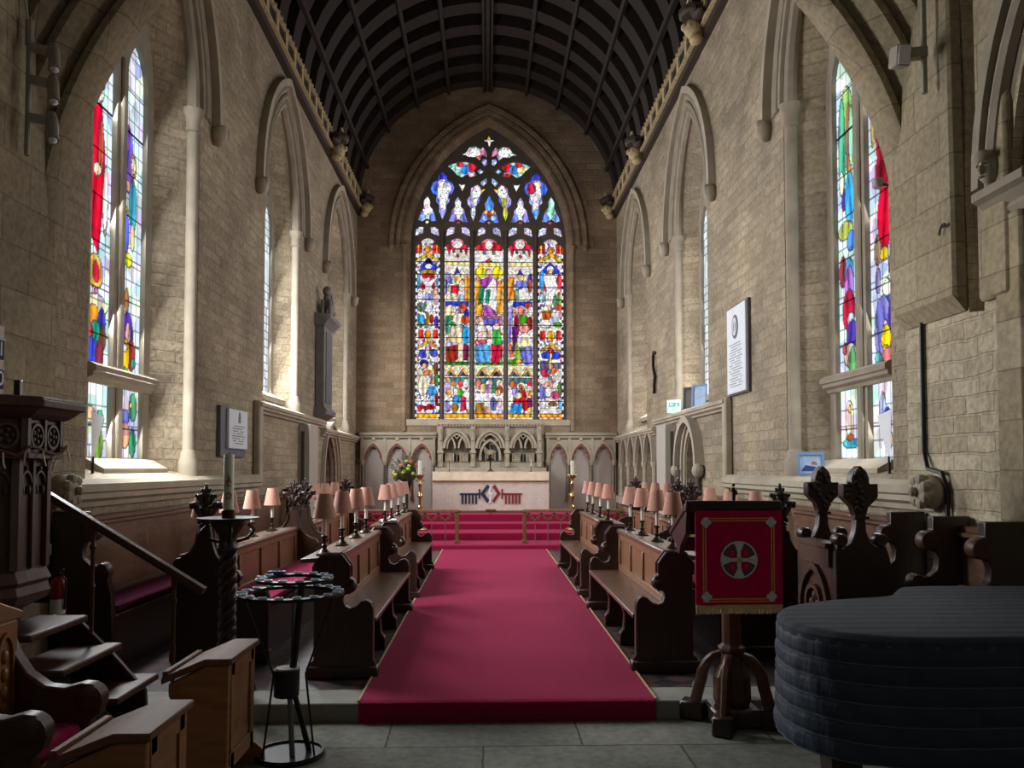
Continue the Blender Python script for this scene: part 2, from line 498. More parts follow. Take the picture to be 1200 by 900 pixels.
# east wall -----------------------------------------------------------------
gable = [(-3.9, -.4), (3.9, -.4), (3.9, 7.9)] + [(-x, y) for x, y in arc_pts(3.6, 3.5, 12, 0, 7.9)] + [(-3.9, 7.9)]
EW = dict(c=.03, a=1.98, v0=2.62, vs=6.90, h=3.12)
ew_out = arch_outline(EW['c'], 1.98, 2.62, 6.90, 3.12, 16)
ew_in = arch_outline(EW['c'], 1.88, 2.66, 6.90, 2.98, 16)
mb = MB()
mb.plate(gable, [ew_out], mpE, 0, -.8, hole_sides=False)
mb.loft([[mpE(u, v, 0) for u, v in ew_out], [mpE(u, v, -.3) for u, v in ew_in], [mpE(u, v, -.8) for u, v in ew_in]])
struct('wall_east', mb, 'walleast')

# string courses, sills ------------------------------------------------------
def string(mp, u0, u1, v0, v1, d=.10):
    mb = MB()
    h = v1 - v0
    prof = [(0, v0), (d * .35, v0), (d * .45, v0 + h * .18), (d * .8, v0 + h * .30), (d * .8, v0 + h * .48), (d, v0 + h * .55), (d, v0 + h * .82), (d * .6, v1), (0, v1)]
    mb.loft([[mp(u, v, dd) for dd, v in prof] for u in (u0, u1)], True, True)
    return mb
k = 0
for mp, segs in ((mpL, [(5.95, 11.05, 1.20, 1.42, .13), (11.0, 15.4, 2.26, 2.42, .12), (15.4, 19.5, 2.12, 2.28, .12)]),
                 (mpR, [(5.55, 10.40, 1.20, 1.42, .13), (10.35, 14.85, 2.26, 2.42, .12), (14.85, 19.5, 2.12, 2.28, .12)])):
    for a in segs:
        k += 1
        struct('trim_%d' % k, string(mp, *a), 'dressed')
struct('trim_7', MB().mbox(mpL, 10.98, 11.14, 1.25, 2.42, 0, .10), 'dressed', bevel=.02)
struct('trim_8', MB().mbox(mpR, 10.30, 10.46, 1.25, 2.42, 0, .10), 'dressed', bevel=.02)
def carved_stop(mp, u, v, lab):
    mb = MB()
    c = mp(u, v, .08)
    mb.ball(c, (.11, .13, .12), 12)
    for i in range(7):
        t = i * 2 * PI / 7
        mb.ball(mp(u + .085 * math.cos(t), v + .085 * math.sin(t), .15), .04, 8)
    mb.ball(mp(u, v, .2), .035, 8)
    o = mb.build('carved_stop', 'dressed')
    tag(o, lab, 'carving')
carved_stop(mpR, 5.55, 1.34, 'carved stone rosette ending the window string course above the clergy stalls')
carved_stop(mpL, 5.98, 1.34, 'worn carved stone knob ending the string course above the pulpit stair rail')
mb = MB()
mb.tube([mpR(5.72, 2.55, .02), mpR(5.72, 1.62, .02), mpR(5.64, 1.5, .04), mpR(5.46, 1.47, .04), mpR(5.42, 1.35, .03), mpR(5.42, .6, .02)], .016, 6)
tag(mb.build('cable', 'black'), 'black cable running down the wall and round the carved rosette', 'cable')
mb = MB()
mb.tube([mpR(5.25 + .035 * math.cos(t), 3.06 + .05 * t / 3 + .03 * math.sin(t), .125) for t in [i * .45 for i in range(12)]], .008, 6)
tag(mb.build('iron_hook', 'iron'), 'small curled iron hook fixed high on the broken respond', 'hook')

# ------------------------------------------------------------------ stained glass
def shade_grid(nu, nv, u0, u1, v0, v1):
    U, V = np.meshgrid(np.linspace(u0, u1, nu), np.linspace(v0, v1, nv))
    return U, V
def in_poly(U, V, pts):
    ins = np.zeros(U.shape, bool)
    n = len(pts)
    for i in range(n):
        x1, y1 = pts[i]; x2, y2 = pts[(i + 1) % n]
        c = ((y1 > V) != (y2 > V)) & (U < (x2 - x1) * (V - y1) / ((y2 - y1) if y2 != y1 else 1e-9) + x1)
        ins ^= c
    return ins
def s2la(a):
    return np.where(a <= .04045, a / 12.92, ((a + .055) / 1.055) ** 2.4)
def hx(h):
    h = h.lstrip('#'); return np.array([int(h[i:i + 2], 16) / 255 for i in (0, 2, 4)])
def paint(U, V, shapes, bg, cell, seed=1, jit=.28, lead='#15121a', leadw=.10, white=.0, edge=True, aspect=1.0, leadk=.6, huev=.10, pal=None, fold=(1, 1), quarry=None, quarry_w=.07):
    """U, V: grids in any unit; shapes: ('e',cx,cy,rx,ry,col) / ('p',pts,col); returns sRGB image"""
    rng = np.random.RandomState(seed)
    img = np.zeros(U.shape + (3,)); img[:] = hx(bg) if isinstance(bg, str) else bg
    ids = np.zeros(U.shape, int)
    for k, s_ in enumerate(shapes):
        if s_[0] == 'e':
            m_ = ((U - s_[1]) / s_[3]) ** 2 + ((V - s_[2]) / s_[4]) ** 2 < 1
            img[m_] = hx(s_[5]); ids[m_] = k + 1
        elif s_[0] == 'p':
            m_ = in_poly(U, V, s_[1]); img[m_] = hx(s_[2]); ids[m_] = k + 1
    cu, cv = cell, cell * aspect
    gu = np.floor(U / cu).astype(int); gv = np.floor(V / cv).astype(int)
    gu -= gu.min() - 1; gv -= gv.min() - 1
    iu0, iv0 = np.floor(U / cu).min() - 1, np.floor(V / cv).min() - 1
    nu, nv = gu.max() + 3, gv.max() + 3
    jx, jy = rng.rand(nv, nu), rng.rand(nv, nu)
    br = 1 + jit * (rng.rand(nv, nu) * 2 - 1); hue = 1 + huev * (rng.rand(nv, nu, 3) * 2 - 1)
    wh = rng.rand(nv, nu) < white
    d1 = np.full(U.shape, 9e9); d2 = d1.copy(); bi = np.zeros(U.shape, int); bj = bi.copy()
    for du in (-1, 0, 1):
        for dv in (-1, 0, 1):
            a, b = gu + du, gv + dv
            x = (iu0 + a + jx[b, a]) - U / cu; y = (iv0 + b + jy[b, a]) - V / cv
            d = np.sqrt(x * x + y * y)
            c1 = d < d1
            d2 = np.where(c1, d1, np.minimum(d2, d)); 
            bi = np.where(c1, a, bi); bj = np.where(c1, b, bj); d1 = np.where(c1, d, d1)
    k_ = br[bj, bi][..., None] * hue[bj, bi]
    bgm = (ids == 0) | (img.min(-1) > .70)
    if pal is not None:      # small quarries of several colours between the figures
        pc = np.array([hx(c) for c, w_ in pal]); pw = np.cumsum([w_ for c, w_ in pal]); pw = pw / pw[-1]
        pick = np.searchsorted(pw, rng.rand(nv, nu))[bj, bi]
        sel = ids == 0
        img[sel] = pc[np.clip(pick, 0, len(pc) - 1)][sel]
    img = img * k_
    # drapery: soft folds with a few painted lines inside the figures
    fx = np.sin((U * fold[0] + np.sin(V * fold[1] * .6 + ids * 1.3) * .55 + ids * 2.1) * 6.28)
    fy = np.sin((V * fold[1] + ids * 2.7) * 6.28)
    m_ = ~bgm
    img[m_] = img[m_] * (1 + .16 * fx[m_])[:, None]
    w_ = wh[bj, bi] & bgm; img[w_] = img[w_] * .3 + .7 * .95
    ld = np.zeros(U.shape, bool)
    if quarry is not None:
        qu, qv = quarry
        ld |= bgm & ((np.abs((U / qu) % 1 - .5) > .5 - quarry_w) | (np.abs((V / qv + .5 * (np.floor(U / qu) % 2) * 0) % 1 - .5) > .5 - quarry_w * .7))
    elif leadw:
        ld |= bgm & ((d2 - d1) < leadw)
    fl = m_ & (fx < -.95) & (fy > -.3)
    img[fl] *= .55
    if edge:
        e = np.zeros(U.shape, bool)
        e[:, 1:] |= ids[:, 1:] != ids[:, :-1]; e[1:, :] |= ids[1:, :] != ids[:-1, :]
        img[e] = img[e] * .25 + hx(lead) * .75
    img[ld] = img[ld] * (1 - leadk) + hx(lead) * leadk
    return np.clip(img, 0, 1)
def pane(name, mp, u0, u1, v0, v1, nu, nv, d, painter, parent, m='glass', gain=1.0, label=None):
    U, V = shade_grid(nu, nv, u0, u1, v0, v1)
    img = painter(U, V)
    P = [tuple(mp(u, v, d)) for u, v in zip(U.ravel(), V.ravel())]
    idx = np.arange(nu * nv).reshape(nv, nu)
    F = np.stack([idx[:-1, :-1], idx[:-1, 1:], idx[1:, 1:], idx[1:, :-1]], -1).reshape(-1, 4)
    me = bpy.data.meshes.new(name); me.from_pydata(P, [], F.tolist())
    at = me.color_attributes.new('glass', 'FLOAT_COLOR', 'POINT')
    col = np.ones((nu * nv, 4), np.float32); col[:, :3] = s2la(img.reshape(-1, 3)) * gain
    at.data.foreach_set('color', col.ravel())
    me.materials.append(M[m]); me.update()
    ob = bpy.data.objects.new(name, me); COL.objects.link(ob); ob.parent = parent
    if label: ob['label'] = label
    return ob

# ------------------------------------------------------------------ east window (window_1)
w1 = sroot('window_1')
KX = .02078
def ex(x): return (x - 570.6) * KX
def ez(y): return 2.68 + (492 - y) * .0210
lights = [(486, 514.5), (520, 549.5), (555.5, 589.5), (595, 624.5), (630.5, 660.5)]
holes = []
for xa, xb in lights:
    c = (ex(xa) + ex(xb)) / 2; a = (ex(xb) - ex(xa)) / 2
    holes.append(cusped(c, a, 2.70, ez(291), ez(280) - ez(291) + .02))
def T(x, y): return (ex(440 + x / 4.5), ez(120 + y / 4.5))
def tp(pts): return [T(*p) for p in pts]
tr = []
tr.append([(555, 190), (585, 186), (595, 163), (605, 186), (640, 190), (606, 200), (597, 228), (588, 200)])
for m_ in (0, 1):
    f = (lambda L: L) if m_ == 0 else (lambda L: [(1194 - x, y) for x, y in L])
    tr.append(f([(436, 272), (470, 258), (490, 228), (525, 224), (550, 238), (562, 226), (580, 248), (584, 284), (560, 270), (545, 300), (525, 282), (490, 284), (470, 272)]))
    tr.append(f([(554, 306), (562, 290), (582, 292), (584, 322), (570, 330)]))
    tr.append(f([(372, 330), (400, 318), (430, 308), (470, 306), (505, 314), (535, 335), (515, 355), (530, 382), (495, 390), (480, 375), (450, 392), (425, 380), (405, 356)]))
    tr.append(f([(530, 358), (548, 343), (572, 358), (548, 375)]))
    tr.append(f([(552, 412), (582, 390), (584, 420), (566, 440), (553, 428)]))
    tr.append(f([(432, 424), (452, 430), (470, 424), (463, 445), (453, 466), (443, 445)]))
    tr.append(f([(346, 360), (372, 385), (372, 404), (400, 420), (412, 452), (398, 480), (384, 486), (384, 525), (368, 540), (368, 575), (348, 616), (330, 575), (330, 540), (314, 525), (316, 486), (298, 480), (284, 452), (296, 420), (324, 404), (324, 385)]))
    tr.append(f([(536, 422), (550, 440), (552, 455), (578, 448), (560, 476), (548, 490), (545, 520), (524, 550), (522, 590), (511, 626), (496, 580), (500, 556), (482, 535), (480, 505), (496, 485), (500, 445)]))
    tr.append(f([(266, 487), (284, 520), (280, 545), (294, 560), (304, 585), (316, 626), (290, 628), (267, 612), (242, 628), (218, 622), (228, 590), (242, 565), (250, 550), (248, 520)]))
    tr.append(f([(430, 492), (448, 522), (444, 545), (462, 560), (468, 590), (482, 630), (456, 630), (432, 614), (408, 630), (382, 626), (392, 590), (400, 560), (416, 545), (412, 522)]))
tr.append([(597, 484), (622, 530), (618, 560), (632, 575), (640, 600), (652, 632), (624, 634), (598, 614), (570, 634), (542, 628), (556, 598), (564, 575), (578, 560), (572, 530)])
for cx in (267, 432, 597, 763, 921):
    tr.append([(cx - 13, 630), (cx, 620), (cx + 13, 630), (cx, 642)])
    for q in (0, 1):
        g = (lambda L: L) if q == 0 else (lambda L: [(2 * cx - x, y) for x, y in L])
        tr.append(g([(cx - 64, 706), (cx - 58, 668), (cx - 40, 655), (cx - 18, 656), (cx - 22, 690), (cx - 42, 698)]))
thole = [tp(L) for L in tr]
outer = arch_outline(EW['c'], 1.92, 2.60, 6.90, 3.03, 16)
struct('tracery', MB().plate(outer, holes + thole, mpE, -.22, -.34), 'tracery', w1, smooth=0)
mb = MB()
for i in range(4):
    xm = (ex(lights[i][1]) + ex(lights[i + 1][0])) / 2
    mb.mbox(mpE, xm - .028, xm + .028, 2.62, ez(272), -.24, -.14)
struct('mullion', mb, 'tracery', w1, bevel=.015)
struct('sill', MB().mbox(mpE, -1.96, 2.02, 2.52, 2.68, -.4, .03), 'dressed', w1, bevel=.02)
mb = MB()
for a, h, w_, d1 in ((1.98, 3.12, .07, .03), (2.14, 3.25, .08, .05), (2.30, 3.36, .09, .09)):
    mb.band(open_arch(EW['c'], a, 6.9, 6.9, h, 16), open_arch(EW['c'], a + w_, 6.9, 6.9, h + w_ * 1.15, 16), mpE, -.02, d1)
struct('hood_mould', mb, 'walleast', w1)
for sx in (-1, 1):
    mb = MB()
    mb.tube([mpE(EW['c'] + sx * 2.03, 2.4, .03), mpE(EW['c'] + sx * 2.03, 6.8, .03)], .05, 10)
    mb.lathe([(.05, 0), (.06, .02), (.055, .05), (.09, .13), (.09, .16)], mpE(EW['c'] + sx * 2.03, 6.74, .03), 10)
    mb.ball(mpE(EW['c'] + sx * 2.35, 6.86, .06), (.07, .06, .09), 8)
    struct('jamb_shaft', mb, 'walleast', w1)

# the five pictures, drawn in the units of the glass itself (u 0..1 across, v 0..1 up)
def cvt(xa, xb, oy, L):
    o = []
    q = lambda x, y: ((x - xa) / (xb - xa), (492 - (oy + y / 7.5)) / 211)
    for s_ in L:
        if s_[0] == 'e':
            u, v = q(s_[1], s_[2]); o.append(('e', u, v, s_[3] / (xb - xa), s_[4] / 7.5 / 211, s_[5]))
        elif s_[0] == 'r':
            x0, y0, x1, y1 = s_[1:5]; o.append(('p', [q(x0, y0), q(x1, y0), q(x1, y1), q(x0, y1)], s_[5]))
        else:
            o.append(('p', [q(*p) for p in s_[1]], s_[2]))
    return o
def canopy_outer(a):   # canopy of the outer lights
    return [('r', a + 0, 95, a + 60, 180, '#b01c2c'), ('r', a + 20, 110, a + 36, 180, '#e0a030'), ('r', a + 150, 95, a + 215, 180, '#b01c2c'), ('r', a + 178, 110, a + 192, 180, '#e0a030'),
            ('p', [(a + 110, 60), (a + 150, 185), (a + 70, 185)], '#e6d6d0'), ('e', a + 110, 150, 26, 30, '#d08028'),
            ('p', [(a + 10, 240), (a + 110, 175), (a + 210, 240), (a + 210, 268), (a + 110, 208), (a + 10, 268)], '#c8961e')]
L0t = canopy_outer(50) + [
    ('p', [(90, 300), (165, 225), (238, 300), (225, 345), (100, 345)], '#2a35b8'), ('e', 165, 262, 28, 34, '#16162c'), ('e', 165, 300, 32, 22, '#f0ecec'),
    ('r', 108, 330, 226, 372, '#8a7828'), ('e', 165, 385, 58, 24, '#c01828'), ('e', 120, 470, 20, 36, '#b01530'), ('e', 207, 470, 16, 32, '#b01530'),
    ('e', 75, 440, 20, 62, '#3a7a90'), ('e', 248, 430, 17, 52, '#3a70a0'), ('p', [(95, 385), (165, 440), (235, 385), (242, 402), (192, 470), (190, 640), (142, 640), (138, 470), (88, 402)], '#f6f2f2'),
    ('e', 165, 412, 14, 16, '#d8a898'), ('r', 135, 540, 196, 596, '#7d85cc'), ('e', 95, 570, 24, 54, '#efe8e8'), ('e', 226, 575, 30, 64, '#d8b8b8'), ('e', 222, 530, 22, 22, '#d08a70'),
    ('e', 100, 660, 42, 40, '#556a60'), ('p', [(145, 600), (188, 600), (216, 820), (160, 820)], '#f4eeee'), ('e', 236, 790, 22, 52, '#5a30a0'), ('e', 98, 762, 34, 36, '#2f9ad8'),
    ('e', 160, 765, 17, 62, '#b08a20'), ('e', 192, 765, 14, 44, '#8a1a28'), ('e', 92, 815, 30, 16, '#3f6a2a'), ('r', 50, 845, 272, 900, '#eadfd6')]
L0b = [('r', 55, 40, 80, 120, '#e8e0dc'), ('r', 80, 50, 120, 128, '#c42a24'), ('r', 205, 50, 245, 128, '#c42a24'), ('e', 160, 92, 26, 44, '#cf7e22'),
       ('p', [(72, 200), (160, 140), (250, 200), (250, 222), (160, 168), (72, 222)], '#c8961e'), ('e', 165, 212, 30, 24, '#c84a60'),
       ('e', 118, 262, 32, 40, '#3a3fa8'), ('e', 214, 255, 32, 36, '#3a50b8'), ('e', 160, 240, 14, 60, '#ece8ea'), ('e', 130, 345, 52, 46, '#efe6e6'), ('e', 130, 345, 38, 34, '#2e2880'), ('e', 134, 365, 20, 22, '#d49a7a'),
       ('e', 185, 410, 34, 50, '#e8d8a8'), ('e', 165, 425, 38, 24, '#d87858'), ('e', 235, 400, 24, 60, '#6a4030'), ('e', 240, 490, 18, 56, '#2f7a2a'), ('e', 95, 470, 36, 80, '#d8cdb8'),
       ('e', 120, 540, 40, 90, '#d8c8ae'), ('e', 200, 505, 20, 24, '#d08a60'), ('p', [(170, 540), (225, 545), (250, 610), (205, 640), (170, 600)], '#2f86c8'), ('p', [(185, 630), (222, 620), (232, 740), (190, 740)], '#8fb8e0'),
       ('p', [(222, 620), (255, 605), (262, 720), (228, 720)], '#9a1a22'), ('e', 95, 735, 22, 26, '#c01830'), ('e', 165, 725, 60, 26, '#8a1626'), ('e', 140, 690, 30, 30, '#f0eae6'),
       ('r', 60, 785, 272, 822, '#e09a1c'), ('r', 60, 822, 272, 840, '#e8d4c8'), ('r', 60, 840, 272, 856, '#a04030')]
L1t = [('e', 430, 100, 110, 60, '#b81f38'), ('e', 432, 105, 46, 34, '#f0e0d8'), ('r', 318, 150, 545, 390, '#ddd6cf'), ('p', [(345, 150), (375, 150), (362, 205)], '#b81f38'), ('p', [(490, 150), (520, 150), (505, 205)], '#b81f38'),
       ('e', 400, 165, 12, 14, '#2f6a58'), ('e', 465, 165, 12, 14, '#2f6a58'), ('e', 432, 205, 14, 16, '#b83a50'), ('r', 320, 255, 545, 290, '#d8cc88'), ('p', [(390, 400), (430, 305), (478, 400)], '#352a88'),
       ('e', 350, 400, 28, 46, '#7a78b0'), ('r', 495, 380, 545, 610, '#e0962a'), ('r', 322, 420, 345, 540, '#4a4a90'), ('e', 440, 390, 44, 30, '#ead8a8'), ('e', 440, 425, 34, 34, '#d8a878'),
       ('p', [(375, 470), (440, 462), (440, 550), (380, 552)], '#cc1f2e'), ('e', 470, 470, 26, 50, '#dcd0c0'), ('e', 400, 575, 60, 40, '#c8bfa8'), ('e', 470, 585, 26, 36, '#9ab0c8'),
       ('r', 325, 610, 545, 650, '#3034a8'), ('e', 375, 690, 48, 50, '#ecd0a0'), ('e', 400, 680, 20, 30, '#f6efe6'), ('e', 480, 670, 36, 46, '#b0402c'), ('e', 480, 690, 20, 24, '#c87858'), ('e', 515, 720, 24, 46, '#352f9a'),
       ('p', [(325, 740), (380, 730), (385, 800), (330, 830)], '#2f7a50'), ('e', 440, 770, 46, 60, '#d8c4b0'), ('e', 500, 770, 36, 40, '#a8402c'), ('e', 395, 815, 20, 28, '#2a7a22'), ('r', 322, 845, 545, 900, '#d8cda8')]
L1b = [('p', [(340, 30), (480, 30), (470, 165), (370, 165)], '#d8c8a0'), ('e', 350, 50, 20, 40, '#3a8a6a'), ('e', 395, 60, 22, 50, '#c8b8a0'), ('e', 510, 95, 34, 80, '#2a92d0'), ('e', 385, 180, 52, 22, '#b0aad8'),
       ('p', [(335, 200), (440, 180), (440, 300), (390, 350), (335, 330)], '#8a2c1a'), ('p', [(440, 170), (485, 160), (480, 340), (440, 340)], '#e8d8c0'), ('p', [(485, 165), (540, 190), (525, 320), (480, 320)], '#6a2040'),
       ('r', 320, 330, 545, 360, '#3f7a2a'), ('r', 320, 360, 545, 468, '#e2d8b4'), ('p', [(335, 455), (380, 385), (425, 455)], '#c8902a'), ('p', [(352, 455), (380, 415), (410, 455)], '#203a90'), ('p', [(440, 455), (485, 385), (532, 455)], '#c8902a'), ('p', [(456, 455), (485, 415), (514, 455)], '#203a90'),
       ('r', 320, 470, 545, 510, '#3a7080'), ('e', 350, 500, 24, 30, '#e0b090'), ('e', 350, 560, 34, 50, '#c8c0e0'), ('e', 360, 600, 24, 24, '#d08a30'), ('e', 405, 520, 22, 30, '#c87a50'), ('e', 462, 525, 22, 30, '#c03a3a'), ('e', 505, 520, 24, 40, '#f2ece6'),
       ('p', [(405, 560), (455, 555), (470, 640), (400, 660)], '#f2eeee'), ('e', 460, 600, 24, 36, '#4f9a1a'), ('r', 490, 590, 545, 690, '#f2ecec'), ('e', 430, 660, 36, 38, '#3a8ad0'), ('p', [(470, 630), (505, 640), (510, 750), (460, 765)], '#b81f3c'),
       ('e', 415, 730, 30, 36, '#9a6a24'), ('e', 345, 720, 26, 50, '#8a80c0'), ('r', 320, 785, 545, 820, '#e0a020'), ('r', 320, 820, 545, 845, '#e8cfc0')]
L2t = [('e', 185, 115, 118, 60, '#c01f30'), ('e', 182, 110, 30, 44, '#f4ece8'), ('r', 60, 160, 310, 300, '#e6e0dc'), ('e', 145, 175, 14, 20, '#3a5a80'), ('e', 220, 175, 14, 20, '#3a7a50'), ('p', [(150, 255), (185, 225), (215, 255)], '#c02838'), ('r', 100, 265, 270, 300, '#e8c850'),
       ('r', 62, 300, 310, 410, '#f0ece6'), ('e', 115, 350, 46, 50, '#f0d820'), ('e', 255, 350, 42, 50, '#f0d820'), ('p', [(65, 410), (110, 400), (135, 730), (62, 720)], '#e09a30'), ('p', [(250, 400), (310, 420), (310, 720), (250, 720)], '#e09a30'),
       ('e', 182, 360, 34, 40, '#b89080'), ('e', 182, 352, 22, 26, '#e2c4b4'), ('p', [(110, 430), (160, 395), (225, 400), (265, 440), (240, 490), (200, 470), (130, 490)], '#9a3a98'), ('p', [(110, 480), (150, 470), (170, 600), (95, 640), (100, 550)], '#1f7a5a'),
       ('p', [(165, 480), (215, 400), (240, 420), (250, 560), (245, 690), (150, 640), (130, 640), (145, 500)], '#f8f6f6'), ('p', [(160, 510), (195, 500), (180, 630), (150, 620)], '#1f8a70'), ('p', [(135, 640), (180, 640), (250, 720), (140, 740)], '#a04aa0'),
       ('e', 95, 405, 14, 24, '#e0b098'), ('e', 275, 415, 20, 14, '#e0b098'), ('r', 62, 735, 310, 815, '#8a5a70'), ('e', 190, 785, 66, 28, '#5a5ab8'), ('e', 105, 780, 34, 36, '#c09088'), ('e', 120, 850, 40, 50, '#f4ece4'), ('e', 245, 830, 34, 30, '#e8d0a8'), ('r', 215, 850, 275, 900, '#3aa03a')]
L2b = [('e', 120, 30, 30, 60, '#f4efe8'), ('e', 130, 110, 46, 50, '#ecd0c8'), ('e', 130, 155, 40, 22, '#b0404a'), ('p', [(75, 190), (130, 165), (195, 190), (190, 330), (90, 355), (70, 300)], '#4f94d0'), ('p', [(215, 60), (270, 55), (295, 170), (240, 200), (210, 150)], '#3aa440'),
       ('p', [(205, 170), (300, 185), (290, 300), (260, 345), (200, 330)], '#b0183a'), ('e', 245, 20, 28, 30, '#ecd8b8'), ('e', 180, 90, 18, 40, '#c8a078'), ('e', 292, 320, 20, 36, '#7ab06a'), ('r', 62, 340, 310, 362, '#4f7a2a'),
       ('r', 62, 362, 310, 470, '#e2d8b4'), ('p', [(80, 455), (130, 380), (182, 455)], '#c8902a'), ('p', [(100, 455), (130, 410), (160, 455)], '#1e2a60'), ('p', [(195, 455), (245, 380), (298, 455)], '#c8902a'), ('p', [(214, 455), (245, 410), (276, 455)], '#1e2a60'),
       ('r', 62, 475, 310, 540, '#3a6a72'), ('e', 95, 520, 28, 34, '#c06a50'), ('e', 140, 560, 30, 40, '#d8b888'), ('e', 185, 520, 26, 34, '#e8d8c8'), ('e', 185, 570, 30, 44, '#a87aa8'), ('e', 225, 570, 20, 40, '#3a7a50'), ('e', 270, 520, 26, 36, '#e6d4a0'), ('e', 275, 580, 28, 40, '#a83a2a'), ('r', 62, 605, 310, 720, '#f6f2f0'),
       ('e', 255, 600, 22, 30, '#d8c070'), ('r', 75, 690, 142, 790, '#9a6a20'), ('e', 220, 700, 26, 60, '#5a62a8'), ('e', 268, 690, 18, 40, '#d8b0b0'), ('r', 140, 730, 205, 785, '#b0847a'), ('r', 62, 788, 310, 822, '#e09420'), ('r', 62, 822, 310, 845, '#e8cfc0')]
L3t = [('e', 465, 110, 108, 56, '#b81f38'), ('e', 462, 105, 40, 40, '#f0e0d8'), ('r', 355, 155, 578, 390, '#ddd6cf'), ('p', [(380, 155), (410, 155), (395, 215)], '#b81f38'), ('p', [(525, 155), (555, 155), (540, 215)], '#b81f38'), ('e', 435, 170, 14, 16, '#2f6a58'), ('e', 495, 170, 14, 16, '#2f6a58'), ('e', 465, 210, 14, 16, '#a83a50'),
       ('r', 355, 260, 578, 295, '#d8cc88'), ('p', [(425, 405), (462, 315), (505, 405)], '#2a2a78'), ('p', [(358, 395), (405, 395), (410, 600), (358, 600)], '#e0801e'), ('e', 550, 420, 26, 60, '#4a3a90'), ('e', 545, 470, 18, 60, '#a8482a'), ('e', 470, 400, 46, 34, '#efe0b0'), ('e', 470, 400, 24, 22, '#e0b890'),
       ('e', 478, 455, 52, 34, '#6a70c0'), ('p', [(450, 500), (500, 480), (550, 560), (540, 600), (450, 600)], '#f0ece0'), ('e', 430, 560, 22, 60, '#6a8a70'), ('e', 395, 625, 32, 30, '#d8e4e0'), ('r', 400, 610, 578, 660, '#2a34a8'), ('e', 530, 640, 28, 22, '#c84a2a'),
       ('p', [(365, 660), (400, 640), (395, 900), (365, 900)], '#9a8ae0'), ('e', 470, 690, 56, 46, '#c8a0a0'), ('e', 425, 695, 24, 32, '#d8a088'), ('e', 470, 690, 26, 34, '#d08068'), ('e', 550, 690, 26, 40, '#f0e4d8'), ('e', 490, 770, 46, 50, '#3f8a1e'), ('e', 430, 790, 22, 60, '#8a1a3a'), ('e', 545, 800, 28, 60, '#8a2020'), ('e', 495, 850, 40, 44, '#d88878'), ('r', 400, 850, 450, 900, '#7a1a70')]
L3b = [('r', 362, 0, 382, 260, '#8a70d8'), ('p', [(395, 20), (440, 20), (430, 200), (400, 260)], '#3a3aa0'), ('e', 500, 30, 44, 40, '#d88a80'), ('e', 420, 120, 22, 120, '#5a1f60'), ('p', [(365, 160), (385, 160), (412, 280), (380, 290)], '#e0742a'), ('p', [(425, 150), (445, 150), (470, 330), (440, 340), (415, 280)], '#8ab02a'),
       ('p', [(440, 110), (500, 65), (560, 110), (570, 200), (440, 200)], '#f4ece4'), ('e', 505, 165, 46, 34, '#ecd89a'), ('p', [(450, 200), (570, 190), (560, 345), (490, 345)], '#7474c0'), ('p', [(455, 205), (500, 215), (510, 260), (480, 330)], '#5858a8'), ('r', 358, 310, 440, 362, '#4f8a2a'), ('e', 450, 330, 26, 24, '#e0b030'),
       ('r', 355, 362, 578, 470, '#e2d8b4'), ('p', [(370, 455), (415, 385), (460, 455)], '#c8902a'), ('p', [(386, 455), (415, 415), (444, 455)], '#2a5ab0'), ('p', [(475, 455), (520, 385), (565, 455)], '#c8902a'), ('p', [(490, 455), (520, 415), (550, 455)], '#2a5ab0'),
       ('r', 355, 475, 578, 520, '#3a6a72'), ('e', 405, 530, 26, 36, '#b85a2a'), ('e', 470, 545, 36, 34, '#e8d8b0'), ('e', 470, 550, 20, 24, '#b86a48'), ('e', 545, 530, 26, 40, '#c83050'), ('e', 540, 570, 26, 30, '#e8d8c8'), ('r', 355, 570, 400, 720, '#f4f0ee'), ('e', 420, 590, 28, 44, '#8a80c8'),
       ('p', [(440, 600), (500, 575), (520, 640), (470, 700), (400, 690)], '#c01a2a'), ('e', 445, 625, 34, 26, '#c8d0a8'), ('e', 540, 605, 30, 24, '#d89a3a'), ('p', [(390, 700), (480, 690), (470, 780), (375, 775)], '#2a84d0'), ('e', 540, 690, 34, 44, '#6a1a50'), ('e', 505, 710, 26, 50, '#9a1a1e'), ('e', 545, 750, 24, 22, '#c8c050'),
       ('r', 355, 785, 578, 815, '#e0a020'), ('r', 355, 815, 578, 845, '#e8cfc0')]
L4t = canopy_outer(308) + [('p', [(340, 330), (412, 255), (490, 330), (480, 360), (345, 360)], '#2038c0'), ('e', 342, 420, 22, 90, '#3f92d0'), ('e', 485, 430, 22, 70, '#c83a48'), ('e', 375, 460, 18, 60, '#b02040'), ('e', 412, 320, 30, 30, '#f0e8c0'), ('e', 412, 345, 40, 16, '#3a5a2a'), ('e', 412, 338, 18, 20, '#d8a888'),
       ('p', [(360, 350), (385, 370), (445, 365), (475, 480), (450, 530), (420, 640), (365, 640), (380, 500), (355, 400)], '#f8f6f6'), ('e', 345, 575, 22, 40, '#8ac0d8'), ('e', 480, 590, 26, 50, '#7a9a4a'), ('e', 450, 600, 18, 50, '#4a7a60'), ('e', 385, 670, 30, 34, '#e0c0a0'), ('p', [(340, 690), (420, 680), (420, 760), (350, 770)], '#b0501e'), ('e', 480, 660, 26, 32, '#c84a2a'),
       ('e', 480, 720, 28, 36, '#d0b8b0'), ('e', 370, 800, 50, 36, '#f0ece8'), ('e', 440, 770, 36, 34, '#9aa0c0'), ('e', 470, 810, 40, 22, '#5a8a2a'), ('r', 308, 840, 523, 900, '#e8ddd6')]
